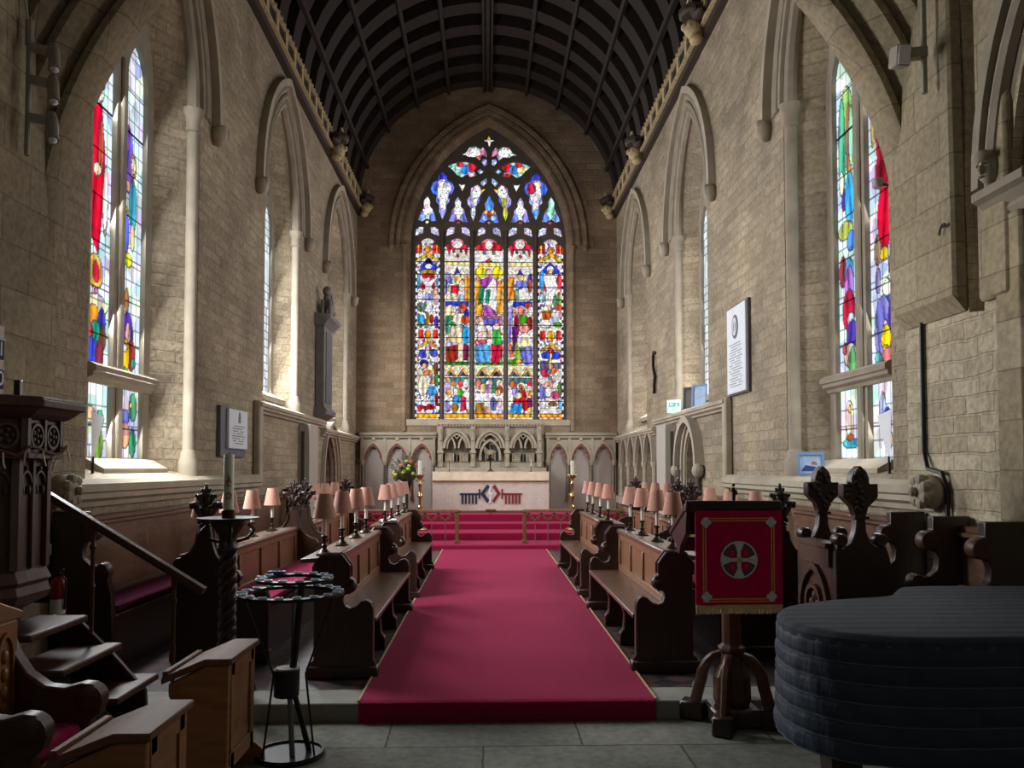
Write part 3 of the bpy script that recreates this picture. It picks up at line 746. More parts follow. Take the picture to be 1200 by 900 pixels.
L4b = [('r', 328, 55, 365, 138, '#c42a24'), ('r', 460, 55, 496, 138, '#c42a24'), ('e', 415, 100, 30, 46, '#d8a82a'), ('p', [(330, 225), (415, 160), (500, 225), (500, 248), (415, 190), (330, 248)], '#c8961e'), ('e', 415, 228, 24, 26, '#b81838'), ('e', 415, 228, 10, 10, '#f6e8e8'), ('e', 372, 270, 36, 32, '#2a40b8'), ('e', 460, 272, 36, 34, '#2a40b8'),
       ('p', [(408, 255), (424, 255), (415, 370), (400, 370)], '#e8c830'), ('r', 325, 320, 395, 390, '#5a4a70'), ('r', 430, 340, 500, 390, '#6a5a80'), ('e', 370, 425, 40, 40, '#b0304a'), ('e', 445, 410, 36, 30, '#d8702a'), ('e', 405, 405, 18, 16, '#2a8a9a'), ('e', 470, 460, 34, 50, '#e8dcd0'), ('e', 365, 500, 44, 30, '#e0d4d8'), ('e', 395, 535, 34, 36, '#d09080'), ('e', 340, 600, 30, 60, '#6a6ac0'), ('e', 395, 590, 30, 44, '#e8e4e8'), ('e', 455, 620, 42, 36, '#a04060'), ('e', 490, 560, 18, 60, '#4a6a3a'),
       ('p', [(370, 640), (460, 660), (450, 720), (350, 720)], '#efe6d4'), ('e', 500, 700, 24, 50, '#5a9ac8'), ('e', 430, 700, 40, 20, '#8a5a30'), ('e', 350, 700, 20, 50, '#f0e8e4'), ('r', 330, 740, 500, 785, '#dcd6d0'), ('r', 308, 785, 523, 815, '#e0941c'), ('r', 308, 815, 523, 850, '#d8a088')]
pics = [cvt(50, 272, 272, L0t) + cvt(50, 272, 380, L0b), cvt(318, 545, 272, L1t) + cvt(318, 545, 380, L1b), cvt(60, 310, 272, L2t) + cvt(60, 310, 380, L2b),
        cvt(355, 578, 272, L3t) + cvt(355, 578, 380, L3b), cvt(304, 526, 272, L4t) + cvt(304, 526, 380, L4b)]
labs = ['crucifixion light of the east window', 'light with kneeling crowd below a seated angel', 'central light with a robed figure in white and purple', 'light with kneeling figures and a seated angel', 'light with a white robed rising figure']
for i, (xa, xb) in enumerate(lights):
    u0, u1 = ex(xa) - .02, ex(xb) + .02; v0, v1 = 2.68, 7.16
    def pt(U, V, i=i, u0=u0, u1=u1):
        un = (U - u0) / (u1 - u0); vn = (V - 2.68) / (7.11 - 2.68)
        img = paint(un, vn, pics[i], '#efe9e6', .085, seed=11 + i, jit=.16, leadw=.12, aspect=.165, lead='#2a2026', leadk=.45, fold=(4.5, 18),
                    pal=[('#f3efee', 46), ('#e9dfc4', 12), ('#c9b070', 5), ('#4a5a9a', 8), ('#a83a48', 7), ('#5f8a72', 6), ('#cdd6e6', 12), ('#8a6a90', 4)])
        # border fillets of alternate white and coloured quarries in the outer lights
        bw = .075 if i in (0, 4) else .045
        edge = (un < bw) | (un > 1 - bw)
        q = (np.floor(vn * 52).astype(int) % 2) == 0
        e1 = edge & q & (vn < .93); e2 = edge & ~q & (vn < .93)
        img[e2] = np.array([.93, .91, .92])
        img[e1] = np.array([.10, .10, .20]) if i in (0, 4) else np.array([.62, .60, .62])
        bars = (np.abs((vn * 14.2) % 1 - .5) < .03)
        img[bars] *= .25
        return img
    pane('pane', mpE, u0, u1, v0, v1, 56, 420, -.29, pt, w1, gain=1.22, label=labs[i])
def ptr(U, V):
    sh = []
    px = lambda x, y: T(x, y)
    def e(x, y, rx, ry, c): 
        u, v = T(x, y); sh.append(('e', u, v, rx * KX / 4.5, ry * .021 / 4.5, c))
    for m_ in (0, 1):
        X = (lambda x: x) if m_ == 0 else (lambda x: 1194 - x)
        e(X(348), 470, 80, 140, '#3f62d8'); e(X(348), 375, 30, 26, '#3038b0'); e(X(346), 425, 24, 26, '#e8c0c8' if m_ == 0 else '#d8a040'); e(X(350), 470, 30, 60, '#f4f0f4'); e(X(372), 445, 24, 30, '#d8d8f0' if m_ == 0 else '#a02038'); e(X(346), 530, 18, 60, '#f4f2f6'); e(X(345), 592, 22, 36, '#8a90e0' if m_ == 0 else '#5aa0e0')
        e(X(525), 520, 60, 110, '#9a8ac0'); e(X(535), 440, 26, 18, '#a82040'); e(X(530), 480, 26, 50, '#f6f2ee' if m_ == 0 else '#f0e8e8'); e(X(525), 520, 20, 24, '#f0f0f0' if m_ == 0 else '#b0c030'); e(X(566), 465, 16, 20, '#d8b030'); e(X(511), 590, 16, 44, '#d0d8e8' if m_ == 0 else '#b8c040')
        e(X(510), 256, 90, 50, '#b8c8c0'); e(X(568), 250, 20, 40, '#b06a90'); e(X(520), 258, 30, 26, '#f6f4f2'); e(X(545), 285, 20, 16, '#c84a40' if m_ == 0 else '#d0b0d8')
        e(X(455), 345, 100, 50, '#8ab8c0'); e(X(505), 335, 34, 26, '#b82030'); e(X(465), 345, 24, 24, '#2a78d0'); e(X(420), 345, 30, 20, '#9ae0c8' if m_ == 0 else '#d8c890'); e(X(440), 320, 20, 14, '#c02838'); e(X(495), 380, 30, 14, '#e0a8a0' if m_ == 0 else '#c03028')
        e(X(568), 308, 30, 34, '#8a98d8'); e(X(552), 358, 34, 26, '#5a88c8'); e(X(568), 415, 30, 34, '#8ab0d8'); e(X(452), 440, 30, 40, '#f0eef0')
        e(X(568), 308, 8, 10, '#f0f4fa'); e(X(552), 358, 8, 8, '#e0e0f8'); e(X(568), 418, 8, 10, '#f0f8fa')
        e(X(267), 560, 70, 90, '#8088d8'); e(X(268), 560, 26, 70, '#f2eef0' if m_ == 0 else '#9ad0c0'); e(X(240), 605, 18, 22, '#7a9ae8'); e(X(295), 605, 18, 22, '#5a78e0')
        e(X(432), 560, 70, 90, '#8a8ed8'); e(X(432), 570, 24, 60, '#f0eeee'); e(X(405), 605, 18, 22, '#8a80d8'); e(X(460), 605, 18, 22, '#6a78d8')
    e(597, 560, 70, 110, '#5a68d8'); e(597, 520, 16, 46, '#4f90e0'); e(574, 572, 16, 12, '#e8b830'); e(622, 572, 16, 12, '#e8b830'); e(597, 585, 12, 20, '#c83a28'); e(575, 605, 16, 16, '#7aa0e8'); e(620, 605, 16, 16, '#7aa0e8')
    e(597, 195, 60, 50, '#a8c8e0'); e(597, 195, 14, 30, '#f6f0e8'); e(597, 172, 12, 14, '#e0a838')
    for cx, c in ((267, '#d8c070'), (432, '#b04838'), (597, '#b07068'), (763, '#c05848'), (921, '#c85050')):
        e(cx, 631, 20, 16, c)
    img = paint(U, V, sh, '#b8b4d8', .085, seed=5, jit=.2, fold=(6, 4), leadw=.10, white=.25, lead='#10101a')
    return img
pane('tracery_pane', mpE, -1.9, 1.96, ez(283), 9.85, 420, 300, -.29, ptr, w1, gain=1.3)

# ------------------------------------------------------------------ side windows
def side_window(name, mp, w, transom, painter_list, m='glass', gains=(1, 1), hood=True, shaftz=None):
    r = sroot(name); mp0 = mp
    c = w['ci']; a = .228; o = .338
    v0 = w['vi0'] + .05
    holes = []; pn = []
    for sgn in (-1, 1):
        cc = c + sgn * o
        if transom:
            holes.append([(cc - a, v0), (cc + a, v0), (cc + a, transom - .07), (cc - a, transom - .07)])
            holes.append(arch_outline(cc, a, transom + .09, 5.35, .40, 8))
            pn.append((cc, v0, transom - .05)); pn.append((cc, transom + .05, 5.78))
        else:
            holes.append(arch_outline(cc, a, v0, 5.35, .40, 8)); pn.append((cc, v0, 5.78))
        holes.append(ell(c + sgn * .24, 6.05, .10, .22, 12, sgn * .35))
    pn.append((c, 5.78, 6.4))
    outl = arch_outline(c, .74, w['vi0'] - .04, 5.3, 1.34, 12)
    struct('tracery', MB().plate(outl, holes, mp, -.35, -.42), 'sidetracery', r, smooth=0)
    mb = MB()
    mb.mbox(mp, c - .05, c + .05, w['vi0'], 5.45, -.36, -.32)
    struct('mullion', mb, 'sidetracery', r, bevel=.03)
    if transom:
        struct('transom', string(lambda u, v, d: mp(u, v, d - .36), c - .68, c + .68, transom - .08, transom + .09, .13), 'sidetracery', r)
    mb = MB()
    mb.loft([[mp(u, v, d) for d, v in ((-.42, w['vi0'] - .1), (-.14, w['vi0'] - .1), (-.14, w['vi0'] - .02), (-.30, w['vi0'] + .07), (-.42, w['vi0'] + .07))] for u in (c - .7, c + .7)], True, True)
    struct('sill', mb, 'dressed', r)
    for i, (cc, a0, a1) in enumerate(pn):
        hw = .7 if i == len(pn) - 1 else a + .02
        nu = int(hw * 2 / .013); nv = int((a1 - a0) / .014)
        pane('pane', mp, cc - hw, cc + hw, a0, a1, nu, nv, -.40, painter_list[i % len(painter_list)], r, m, gains[0])
    # rear arch: shafts, roll, hood with stops
    for sgn in (1,):
        mb = MB()
        u = w['c'] + sgn * (w['a'] - .07); mp = lambda u_, v_, d_, mp0=mp0: mp0(u_, v_, d_ - .055)
        vb = w['v0']
        mb.tube([mp(u, vb, .0), mp(u, w['vs'] - .05, .0)], .065, 12)
        mb.lathe([(.11, 0), (.11, .16), (.085, .2), (.085, .24), (.065, .28)], mp(u, vb, 0), 12)
        mb.lathe([(.065, 0), (.085, .02), (.085, .05), (.075, .07), (.085, .15), (.115, .2), (.115, .26)], mp(u, w['vs'] - .26, 0), 12)
        struct('jamb_shaft', mb, 'sidetracery', r)
    mb = MB()
    mp = mp0
    for da, rr, dd in ((-.07, .07, -.055), (.04, .045, .0), (.15, .05, .0), (.25, .035, .0)):
        mb.tube([mp(u, v, dd) for u, v in arc_pts(w['a'] + da, w['h'] + da * 1.1, 16, w['c'], w['vs'])], rr, 8)
    struct('rear_arch', mb, 'sidetracery', r)
    if hood:
        mb = MB()
        A = arc_pts(w['a'] + .36, w['h'] + .20, 16, w['c'], w['vs']); B = arc_pts(w['a'] + .45, w['h'] + .31, 16, w['c'], w['vs'])
        mb.band(A, B, mp, 0, .10)
        for sgn in (-1, 1):
            mb.ball(mp(w['c'] + sgn * (w['a'] + .41), w['vs'] - .08, .06), (.10, .09, .13), 10)
            mb.ball(mp(w['c'] + sgn * (w['a'] + .41), w['vs'] - .02, .12), (.05, .05, .06), 8)
        struct('hood_mould', mb, 'dressed', r)
    return r
# painters (u along the wall, v height) ---------------------------------------
def bars(img, U, V, c, step=.42, w=.016, o=0.0):
    m_ = np.abs(((V - o) / step) % 1 - .5) < w / step * .5
    img[m_] = img[m_] * .15
    return img
def P_(shapes, bg, seed, cell=.13, asp=1.3, white=.07, lw=.07):
    def f(U, V):
        img = paint(U, V, shapes, bg, cell, seed=seed, jit=.14, leadw=lw, white=white, aspect=asp, lead='#30343c', leadk=.6, fold=(7, 3.2), quarry=(.113, .16), quarry_w=.06)
        return bars(img, U, V, 0)
    return f
def grid_clear(seed, tint='#c9d3da', step=.085):
    def f(U, V):
        rng = np.random.RandomState(seed)
        img = np.zeros(U.shape + (3,)); 
        a = np.floor(U / step).astype(int) % 64; b = np.floor(V / (step * 1.5)).astype(int) % 64
        k = .86 + .28 * rng.rand(64, 64)
        img[:] = hx(tint); img *= k[a, b][..., None]
        ld = (np.abs((U / step) % 1 - .5) > .44) | (np.abs((V / (step * 1.5)) % 1 - .5) > .455)
        img[ld] *= .35
        return np.clip(img, 0, 1)
    return f
BG = '#aebfcf'
def E_(c, v, ru, rv, col): return ('e', c, v, ru, rv, col)
# left near window: near light (lower, upper), far light (lower, upper), top
cN, cF = 7.77 - .34, 7.77 + .34
LN_up = [('p', [(cN - .3, 4.75), (cN + .02, 4.85), (cN + .10, 4.4), (cN + .08, 3.9), (cN + .0, 3.45), (cN - .3, 3.75)], '#c8102e'), E_(cN + .02, 4.45, .05, .25, '#e0584a'), E_(cN - .04, 4.22, .07, .06, '#f0d8b0'), E_(cN - .02, 4.98, .08, .12, '#e8e4f0'), E_(cN + .03, 5.05, .04, .06, '#b02050'),
         E_(cN + .12, 3.95, .05, .3, '#c8a070'), E_(cN - .05, 3.1, .14, .17, '#e0b050'), E_(cN - .03, 3.1, .06, .09, '#c82030'), E_(cN - .02, 2.95, .05, .04, '#d060c0'), E_(cN, 2.75, .2, .1, '#c8c088'), E_(cN - .02, 2.58, .15, .15, '#d88a28')]
LN_up = [(s_[0], s_[1], s_[2] , s_[3], s_[4], s_[5]) if s_[0] == 'e' else s_ for s_ in LN_up]
LN_up += [E_(cN, 3.1 - .1, .0001, .0001, '#000000')]
LN_up += [('p', [(cN - .2, 2.85), (cN + .1, 2.9), (cN + .12, 2.6), (cN - .2, 2.6)], '#4f70d0'), E_(cN + .12, 2.95, .08, .12, '#d8d0c0')]
def lower_bits(c, z0, L): return [E_(c + a, z0 + b, ru, rv, col) for a, b, ru, rv, col in L]
LN_up = LN_up[:6] + [E_(cN + .12, 4.0, .05, .3, '#d8c8b0'), E_(cN - .04, 3.28, .14, .16, '#e0b050'), E_(cN - .03, 3.28, .06, .10, '#c82030'), E_(cN - .02, 3.08, .05, .05, '#d060c0'), E_(cN, 2.98, .20, .10, '#d8d0b8'),
         E_(cN - .06, 2.88, .10, .10, '#d88a28'), E_(cN + .1, 2.85, .07, .12, '#3a3ab0'), E_(cN - .02, 2.74, .08, .10, '#2aa080'), E_(cN - .12, 2.72, .06, .08, '#d83040'), E_(cN + .12, 2.70, .06, .12, '#7a4a30'), E_(cN - .08, 2.55, .09, .13, '#3a48c8'), E_(cN + .06, 2.54, .08, .12, '#803040'), E_(cN - .02, 2.43, .14, .03, '#d8c850')]
LF_up = [E_(cF - .10, 4.55, .11, .34, '#6a50b8'), E_(cF + .02, 4.52, .07, .12, '#c8905a'), E_(cF + .02, 4.52, .045, .09, '#ece0d0'), E_(cF - .10, 4.28, .05, .06, '#e0a070'), E_(cF + .02, 4.12, .09, .26, '#3aa0a8'), E_(cF - .12, 4.02, .05, .05, '#e0b830'), E_(cF - .12, 3.82, .07, .2, '#4a60d0'), E_(cF + .02, 3.8, .05, .14, '#c8a888'),
         E_(cF - .06, 3.55, .08, .07, '#c8c828'), E_(cF - .08, 3.15, .05, .12, '#a06038'), E_(cF - .1, 2.95, .05, .04, '#e0a030'), E_(cF - .05, 2.78, .13, .26, '#5a30b0'), E_(cF - .04, 2.82, .05, .12, '#d8c0a8'), E_(cF + .04, 2.62, .09, .16, '#8a3030'), E_(cF - .08, 2.60, .08, .17, '#e0b020'), E_(cF - .1, 2.68, .04, .05, '#f0e0c0'), E_(cF + .1, 2.55, .05, .05, '#3a9aa0'), E_(cF - .08, 2.44, .05, .05, '#3a8a60')]
LN_up = [(s_ if s_[0] == 'p' else s_) for s_ in LN_up]
LN_lo = [E_(cN + .1, 1.95, .07, .08, '#2a9a78'), E_(cN + .08, 1.72, .08, .15, '#7aa03a'), E_(cN - .1, 2.0, .10, .06, '#d8a890'), E_(cN - .1, 1.8, .12, .1, '#a8b0ac')]
LF_lo = [E_(cF + .1, 2.1, .09, .14, '#4a9a70'), E_(cF + .1, 1.75, .08, .14, '#3a8a6a'), E_(cF - .08, 2.0, .11, .07, '#6a80c8'), E_(cF - .08, 1.82, .12, .13, '#c8987a'), E_(cF + .05, 2.12, .03, .03, '#e0c040')]
S1L = [P_(LN_lo, '#d0dae2', 21), P_(LN_up, '#c6d6e6', 22), P_(LF_lo, '#d0dae2', 23), P_(LF_up, '#cddbe6', 24), grid_clear(25, '#b8c8d8')]
cN, cF = 7.45 - .35, 7.45 + .35
RN_up = [('p', [(cN + .10, 5.2), (cN + .16, 4.9), (cN - .04, 4.62), (cN - .30, 4.5), (cN - .30, 4.2), (cN - .25, 3.5), (cN - .02, 3.55), (cN + .08, 4.3), (cN + .12, 4.7)], '#b01428'), E_(cN - .05, 4.6, .14, .22, '#d84038'), E_(cN - .02, 4.2, .13, .2, '#7a1828'), E_(cN - .04, 3.75, .13, .3, '#c81030'), E_(cN + .16, 4.7, .03, .25, '#c8b850'),
         E_(cN - .02, 3.42, .08, .06, '#e0c020'), E_(cN - .14, 3.3, .05, .09, '#b07850'), E_(cN + .10, 3.48, .06, .14, '#a07860'), E_(cN - .06, 3.1, .08, .08, '#dce8f0'), E_(cN + .1, 3.2, .05, .12, '#9088b0'), E_(cN - .06, 2.95, .16, .08, '#4868d0'), E_(cN - .1, 2.87, .06, .09, '#e03030'), E_(cN + .02, 2.75, .16, .3, '#7a78c0'), E_(cN - .14, 2.7, .08, .3, '#5a30a8'), E_(cN - .02, 2.78, .04, .04, '#f0d8b8'),
         E_(cN - .03, 2.66, .09, .12, '#e8c818'), E_(cN - .02, 2.54, .05, .06, '#e8c818'), E_(cN - .06, 2.5, .12, .07, '#c87070'), E_(cN + .12, 2.5, .06, .05, '#58a898')]
RF_up = [E_(cF + .0, 5.0, .14, .28, '#8aa860'), E_(cF + .1, 4.7, .08, .5, '#48a888'), E_(cF - .05, 4.7, .06, .4, '#b06a50'), E_(cF + .12, 4.35, .05, .12, '#e0c8a8'), E_(cF + .06, 4.15, .06, .1, '#4a3a90'), E_(cF - .05, 4.15, .1, .26, '#38a0d0'), E_(cF - .1, 4.75, .05, .3, '#90c8a8'), E_(cF + .05, 3.85, .16, .09, '#a0a850'),
         E_(cF - .08, 3.72, .1, .1, '#4878d0'), E_(cF + .12, 3.45, .08, .16, '#8a3a48'), E_(cF - .02, 3.4, .1, .16, '#48a0d8'), E_(cF - .02, 3.28, .1, .2, '#9a60b0'), E_(cF + .0, 3.05, .14, .2, '#a8203c'), E_(cF - .04, 2.95, .08, .07, '#a8b0c0'), E_(cF - .06, 2.8, .12, .14, '#4a3088'), E_(cF - .02, 2.6, .14, .12, '#c8b898'), E_(cF - .06, 2.52, .08, .16, '#5a9a58'), E_(cF + .1, 2.68, .05, .06, '#c84848')]
RN_lo = [E_(cN + .05, 2.02, .06, .16, '#a8c0d8'), E_(cN - .02, 1.92, .08, .12, '#2a4078'), E_(cN - .04, 1.75, .08, .08, '#c0b098')]
RF_lo = [E_(cF + .02, 1.98, .09, .18, '#e0d8c8'), E_(cF + .02, 2.08, .03, .04, '#d0a050'), E_(cF + .0, 1.74, .18, .05, '#3a9ab0'), E_(cF + .02, 1.80, .09, .03, '#b05838')]
S1R = [P_(RN_lo, '#d8e2ea', 31, lw=.09), P_(RN_up, '#cddcea', 32), P_(RF_lo, '#d8e2ea', 33, lw=.09), P_(RF_up, '#c8dae4', 34), grid_clear(35, '#b8c8d8')]
side_window('window_2', mpL, WL[0], 2.34, S1L, gains=(1.3, 1))
side_window('window_3', mpL, WL[1], None, [grid_clear(41)], gains=(1.3, 1))
side_window('window_4', mpL, WL[2], None, [grid_clear(42)], gains=(1.3, 1))
side_window('window_5', mpR, WR[0], 2.34, S1R, gains=(1.3, 1))
side_window('window_6', mpR, WR[1], None, [grid_clear(43)], gains=(1.3, 1))
side_window('window_7', mpR, WR[2], None, [grid_clear(44)], gains=(1.3, 1))

# ------------------------------------------------------------------ doorways
d1 = sroot('door_1')
mb = MB()
for da, d in ((.02, .03), (.12, .06)):
    mb.band(open_arch(12.38, .36 + da, 0, 1.55, .55 + da, 8), open_arch(12.38, .36 + da + .07, 0, 1.55, .55 + da + .09, 8), mpR, -.02, d)
struct('door_surround', mb, 'lime', d1)
mb = MB()
A = arc_pts(.60, .66, 10, 12.38, 1.55); B = arc_pts(.69, .77, 10, 12.38, 1.55)
mb.band(A, B, mpR, 0, .14)
for sg in (-1, 1):
    mb.ball(mpR(12.38 + sg * .68, 1.47, .09), (.09, .09, .11), 10)
struct('hood_mould', mb, 'lime', d1)
for sg in (-1, 1):
    mb = MB(); mb.tube([mpR(12.38 + sg * .56, 0, .06), mpR(12.38 + sg * .56, 1.4, .06)], .035, 8)
    mb.lathe([(.035, 0), (.06, .08), (.06, .12)], mpR(12.38 + sg * .56, 1.36, .06), 8)
    struct('jamb_shaft', mb, 'greyd', d1)
struct('door_leaf', MB().prism(arch_outline(12.38, .34, .01, 1.55, .52, 8), mpR, -.44, -.36), 'dark', d1)
d2 = sroot('door_2')
mb = MB()
for da, d in ((.0, -.06), (.08, -.01), (.16, .04), (.24, .08)):
    mb.band(open_arch(16.35, .62 + da - .02, 0, 1.35, .78 + da, 8), open_arch(16.35, .62 + da + .05, 0, 1.35, .78 + da + .07, 8), mpL, -.1, d)
struct('door_surround', mb, 'lime', d2)
struct('door_leaf', MB().prism(arch_outline(16.35, .60, .01, 1.35, .75, 8), mpL, -.50, -.40), 'dark', d2)

# nave arch at the right edge
na = sroot('trim_nave_arch')
mb = MB()
for a, d in ((-.02, -.12), (.06, -.05), (.13, .02)):
    mb.tube([mpR(u, v, d) for u, v in arc_pts(1.17 + a, 1.7 + a, 14, 3.55, 3.2)], .06, 8)
mb.band(arc_pts(1.36, 1.90, 14, 3.55, 3.25), arc_pts(1.43, 1.98, 14, 3.55, 3.25), mpR, 0, .09)
struct('arch_mould', mb, 'sidetracery', na)
mb = MB()
mb.loft([[mpR(u, v, d) for d, v in ((-.2, 3.02), (.02, 3.02), (.04, 3.06), (.03, 3.09), (.08, 3.14), (.12, 3.16), (.12, 3.21), (.08, 3.235), (-.2, 3.235))] for u in (4.45, 4.93)], True, True)
struct('capital', mb, 'sidetracery', na, smooth=0)
struct('respond', MB().mbox(mpR, 4.60, 4.86, NZ, 3.04, -.1, .035), 'ashlar', na, bevel=.02)
mb = MB()
c = mpR(4.83, 3.34, .06)
mb.ball(c, (.07, .06, .10), 12); mb.ball(c + Vector((-.065, -.015, -.01)), (.024, .016, .032), 8)
for q in (-.025, .028): mb.ball(c + Vector((-.06, q, .025)), (.016, .013, .011), 6)
mb.ball(c + Vector((-.045, 0, .075)), (.06, .068, .04), 10); mb.ball(c + Vector((-.058, 0, -.05)), (.02, .024, .009), 6)
struct('head_stop', mb, 'dressed', na)

# ------------------------------------------------------------------ roof
ce = sroot('ceiling')
RY0, RY1 = 6.05, YE
mb = MB()
A = arc_pts(3.36, 3.18, 18, 0, 7.9); B = arc_pts(3.50, 3.32, 18, 0, 7.9)
mpC = lambda u, v, d: Vector((u, d, v))
mb.band(A, B, mpC, RY0 - .2, RY1 + .3)
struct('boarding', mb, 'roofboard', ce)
ny = 17
for i in range(ny):
    y = RY0 + .25 + (RY1 - RY0 - .4) * i / (ny - 1)
    main = any(abs(y - q) < .33 for q in (11.2, 15.75))
    a0 = 3.10
    mb = MB().band(arc_pts(a0, 2.93, 14, 0, 7.9), arc_pts(3.40, 3.22, 14, 0, 7.9), mpC, y - .19, y + .19)
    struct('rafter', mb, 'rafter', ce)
for i, t in enumerate((18, 36, 54, 72, 108, 126, 144, 162)):
    x, z = 3.07 * math.cos(R(t)), 7.9 + 2.90 * math.sin(R(t))
    k_ = arc_pts(3.07, 2.9, 40, 0, 7.9)
    p = min(k_, key=lambda q: abs(math.atan2(q[1] - 7.9, q[0]) - R(t)))
    mb = MB().bar((p[0], RY0, p[1]), (p[0], RY1, p[1]), .07, .10, up=(p[0], 0, p[1] - 7.9))
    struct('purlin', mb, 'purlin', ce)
mb = MB()
for sx in (-.09, 0, .09):
    mb.bar((sx, RY0, 10.78 - abs(sx) * .4), (sx, RY1, 10.78 - abs(sx) * .4), .05 if sx else .08, .14)
struct('ridge_beam', mb, 'purlin', ce)
for n_, (mp, sg) in enumerate(((mpL, -1), (mpR, 1))):
    t_ = sroot('trim_%d' % (9 + n_))
    struct('wall_plate', MB().mbox(mp, RY0, RY1, 7.62, 8.1, -.1, .10), 'cornred', t_)
    struct('painted_frieze', MB().mbox(mp, RY0, RY1, 7.76, 8.0, .10, .12), 'corndark', t_)
    mb = MB()
    mb.mbox(mp, RY0, RY1, 7.735, 7.765, .09, .155); mb.mbox(mp, RY0, RY1, 7.995, 8.02, .09, .17)
    nb = 26
    for i in range(nb):
        y = RY0 + .2 + (RY1 - RY0 - .4) * i / (nb - 1)
        mb.mbox(mp, y - .065, y + .065, 7.76, 8.0, .11, .15)
    for i in range(nb * 3):
        y = RY0 + .1 + (RY1 - RY0 - .2) * i / (nb * 3 - 1)
        mb.mbox(mp, y - .025, y + .025, 8.04, 8.07, .12, .17)
    struct('gilded_moulding', mb, 'gilt', t_, smooth=0)
def corbel(mp, y, lab):
    t_ = thing('roof_corbel', lab, 'carving', tuple(mp(y, 7.8, .1)), world=True, group='carved corbels along the roof cornice')
    mb = MB()
    mb.ball(mp(y, 7.74, .24), (.13, .13, .14), 10); mb.ball(mp(y, 7.60, .20), (.10, .1, .09), 10)
    mb.ball(mp(y, 7.76, .36), (.05, .06, .06), 8)
    mb.build('head', 'gilt', t_)
    mb = MB()
    for q in (-1, 1):
        mb.ball(mp(y + q * .2, 7.84, .2), (.10, .17, .06), 10)
        mb.ball(mp(y + q * .14, 7.92, .26), (.06, .12, .04), 8)
    mb.lathe([(.2, 0), (.24, .04), (.24, .1), (.18, .14)], mp(y, 7.9, .2), 10)
    mb.build('wing', 'cornred', t_)
    mb = MB().tube([mp(y + .16 * math.cos(a), 8.04 + .12 * math.sin(a), .3) for a in [PI * i / 8 for i in range(9)]], .012, 6)
    mb.build('crest', 'gilt', t_)
corbel(mpL, 15.75, 'gilded carved corbel midway along the cornice above the lion monument wall')
corbel(mpL, 19.3, 'carved corbel ending the cornice in the corner on the lion monument side')
corbel(mpR, 11.2, 'gilded carved corbel at the top edge, above the white tablet wall')
corbel(mpR, 15.75, 'gilded carved corbel midway along the cornice on the white tablet side')
corbel(mpR, 19.3, 'carved corbel ending the cornice in the corner on the white tablet side')

# ------------------------------------------------------------------ daylight
def area(name, loc, rot, sx, sy, power, col=(1, 1, 1)):
    l = bpy.data.lights.new(name, 'AREA'); l.shape = 'RECTANGLE'; l.size = sx; l.size_y = sy; l.energy = power; l.color = col
    o = bpy.data.objects.new(name, l); COL.objects.link(o); o.location = loc; o.rotation_euler = rot
    return o
DAY = (.95, .98, 1.0)
for sg, ws, pw in ((-1, WL, (320, 330, 230)), (1, WR, (50, 110, 120))):
    for w, p in zip(ws, pw):
        z0, z1 = w['v0'] + .25, 5.7
        hk = (z1 - z0) / 4
        for k in range(4):
            area('window_daylight', (sg * (W + .285), w['ci'], z0 + hk * (k + .5)), (0, R(90 - 16) * sg, 0), hk, 1.0, p / 4 * (1.45, 1.15, .85, .55)[k], DAY)
area('east_daylight', (.03, YE + .12, 5.6), (R(-90 + 20), 0, 0), 3.4, 5.6, 120, (1, .96, .93))
area('nave_fill', (-3.5, -3.5, 5.5), (R(62), 0, R(-38)), 4, 3, 38, (1, .97, .92))  # added fill behind the camera, standing for daylight of the unbuilt nave
wd = bpy.data.worlds.new('world'); scn.world = wd; wd.use_nodes = True
bgn = wd.node_tree.nodes['Background']; bgn.inputs[0].default_value = (.62, .61, .60, 1); bgn.inputs[1].default_value = .05
scn.view_settings.exposure = 0
# ================================================================== FURNITURE
def local(s):            # outline u (away from the aisle), v height, d along the chancel
    return lambda u, v, d: Vector((s * u, d, v))
SIDE = {-1: 'pulpit-side', 1: 'piano-side'}
ENDA = [(-.02, 0), (-.02, .10), (0, .13), (0, .49), (.015, .535), (.05, .557), (.09, .545), (.125, .51), (.165, .495), (.20, .515), (.218, .56), (.205, .595),
        (.17, .60), (.14, .62), (.128, .66), (.14, .70), (.172, .715), (.172, .80), (.232, .88), (.365, .88), (.425, .80), (.425, .13), (.46, .10), (.46, 0)]
LA = 2.75
def inset(pts, k, c=None):
    cx = sum(p[0] for p in pts) / len(pts); cy = sum(p[1] for p in pts) / len(pts)
    return [(cx + (x - cx) * k, cy + (y - cy) * k) for x, y in pts]
def panelled(mb, mp, u, y0, y1, z0, z1, n, th=.03, rail=.07):
    """framed panelling standing at u: rails, stiles and recessed fields"""
    mb.mbox(mp, u, u + th * .5, z0, z1, y0, y1)
    mb.mbox(mp, u - th * .5, u + th * .55, z0, z0 + rail, y0, y1); mb.mbox(mp, u - th * .5, u + th * .55, z1 - rail, z1, y0, y1)
    for i in range(n + 1):
        y = y0 + (y1 - y0 - rail) * i / n
        mb.mbox(mp, u - th * .5, u + th * .55, z0 + rail, z1 - rail, y, y + rail)
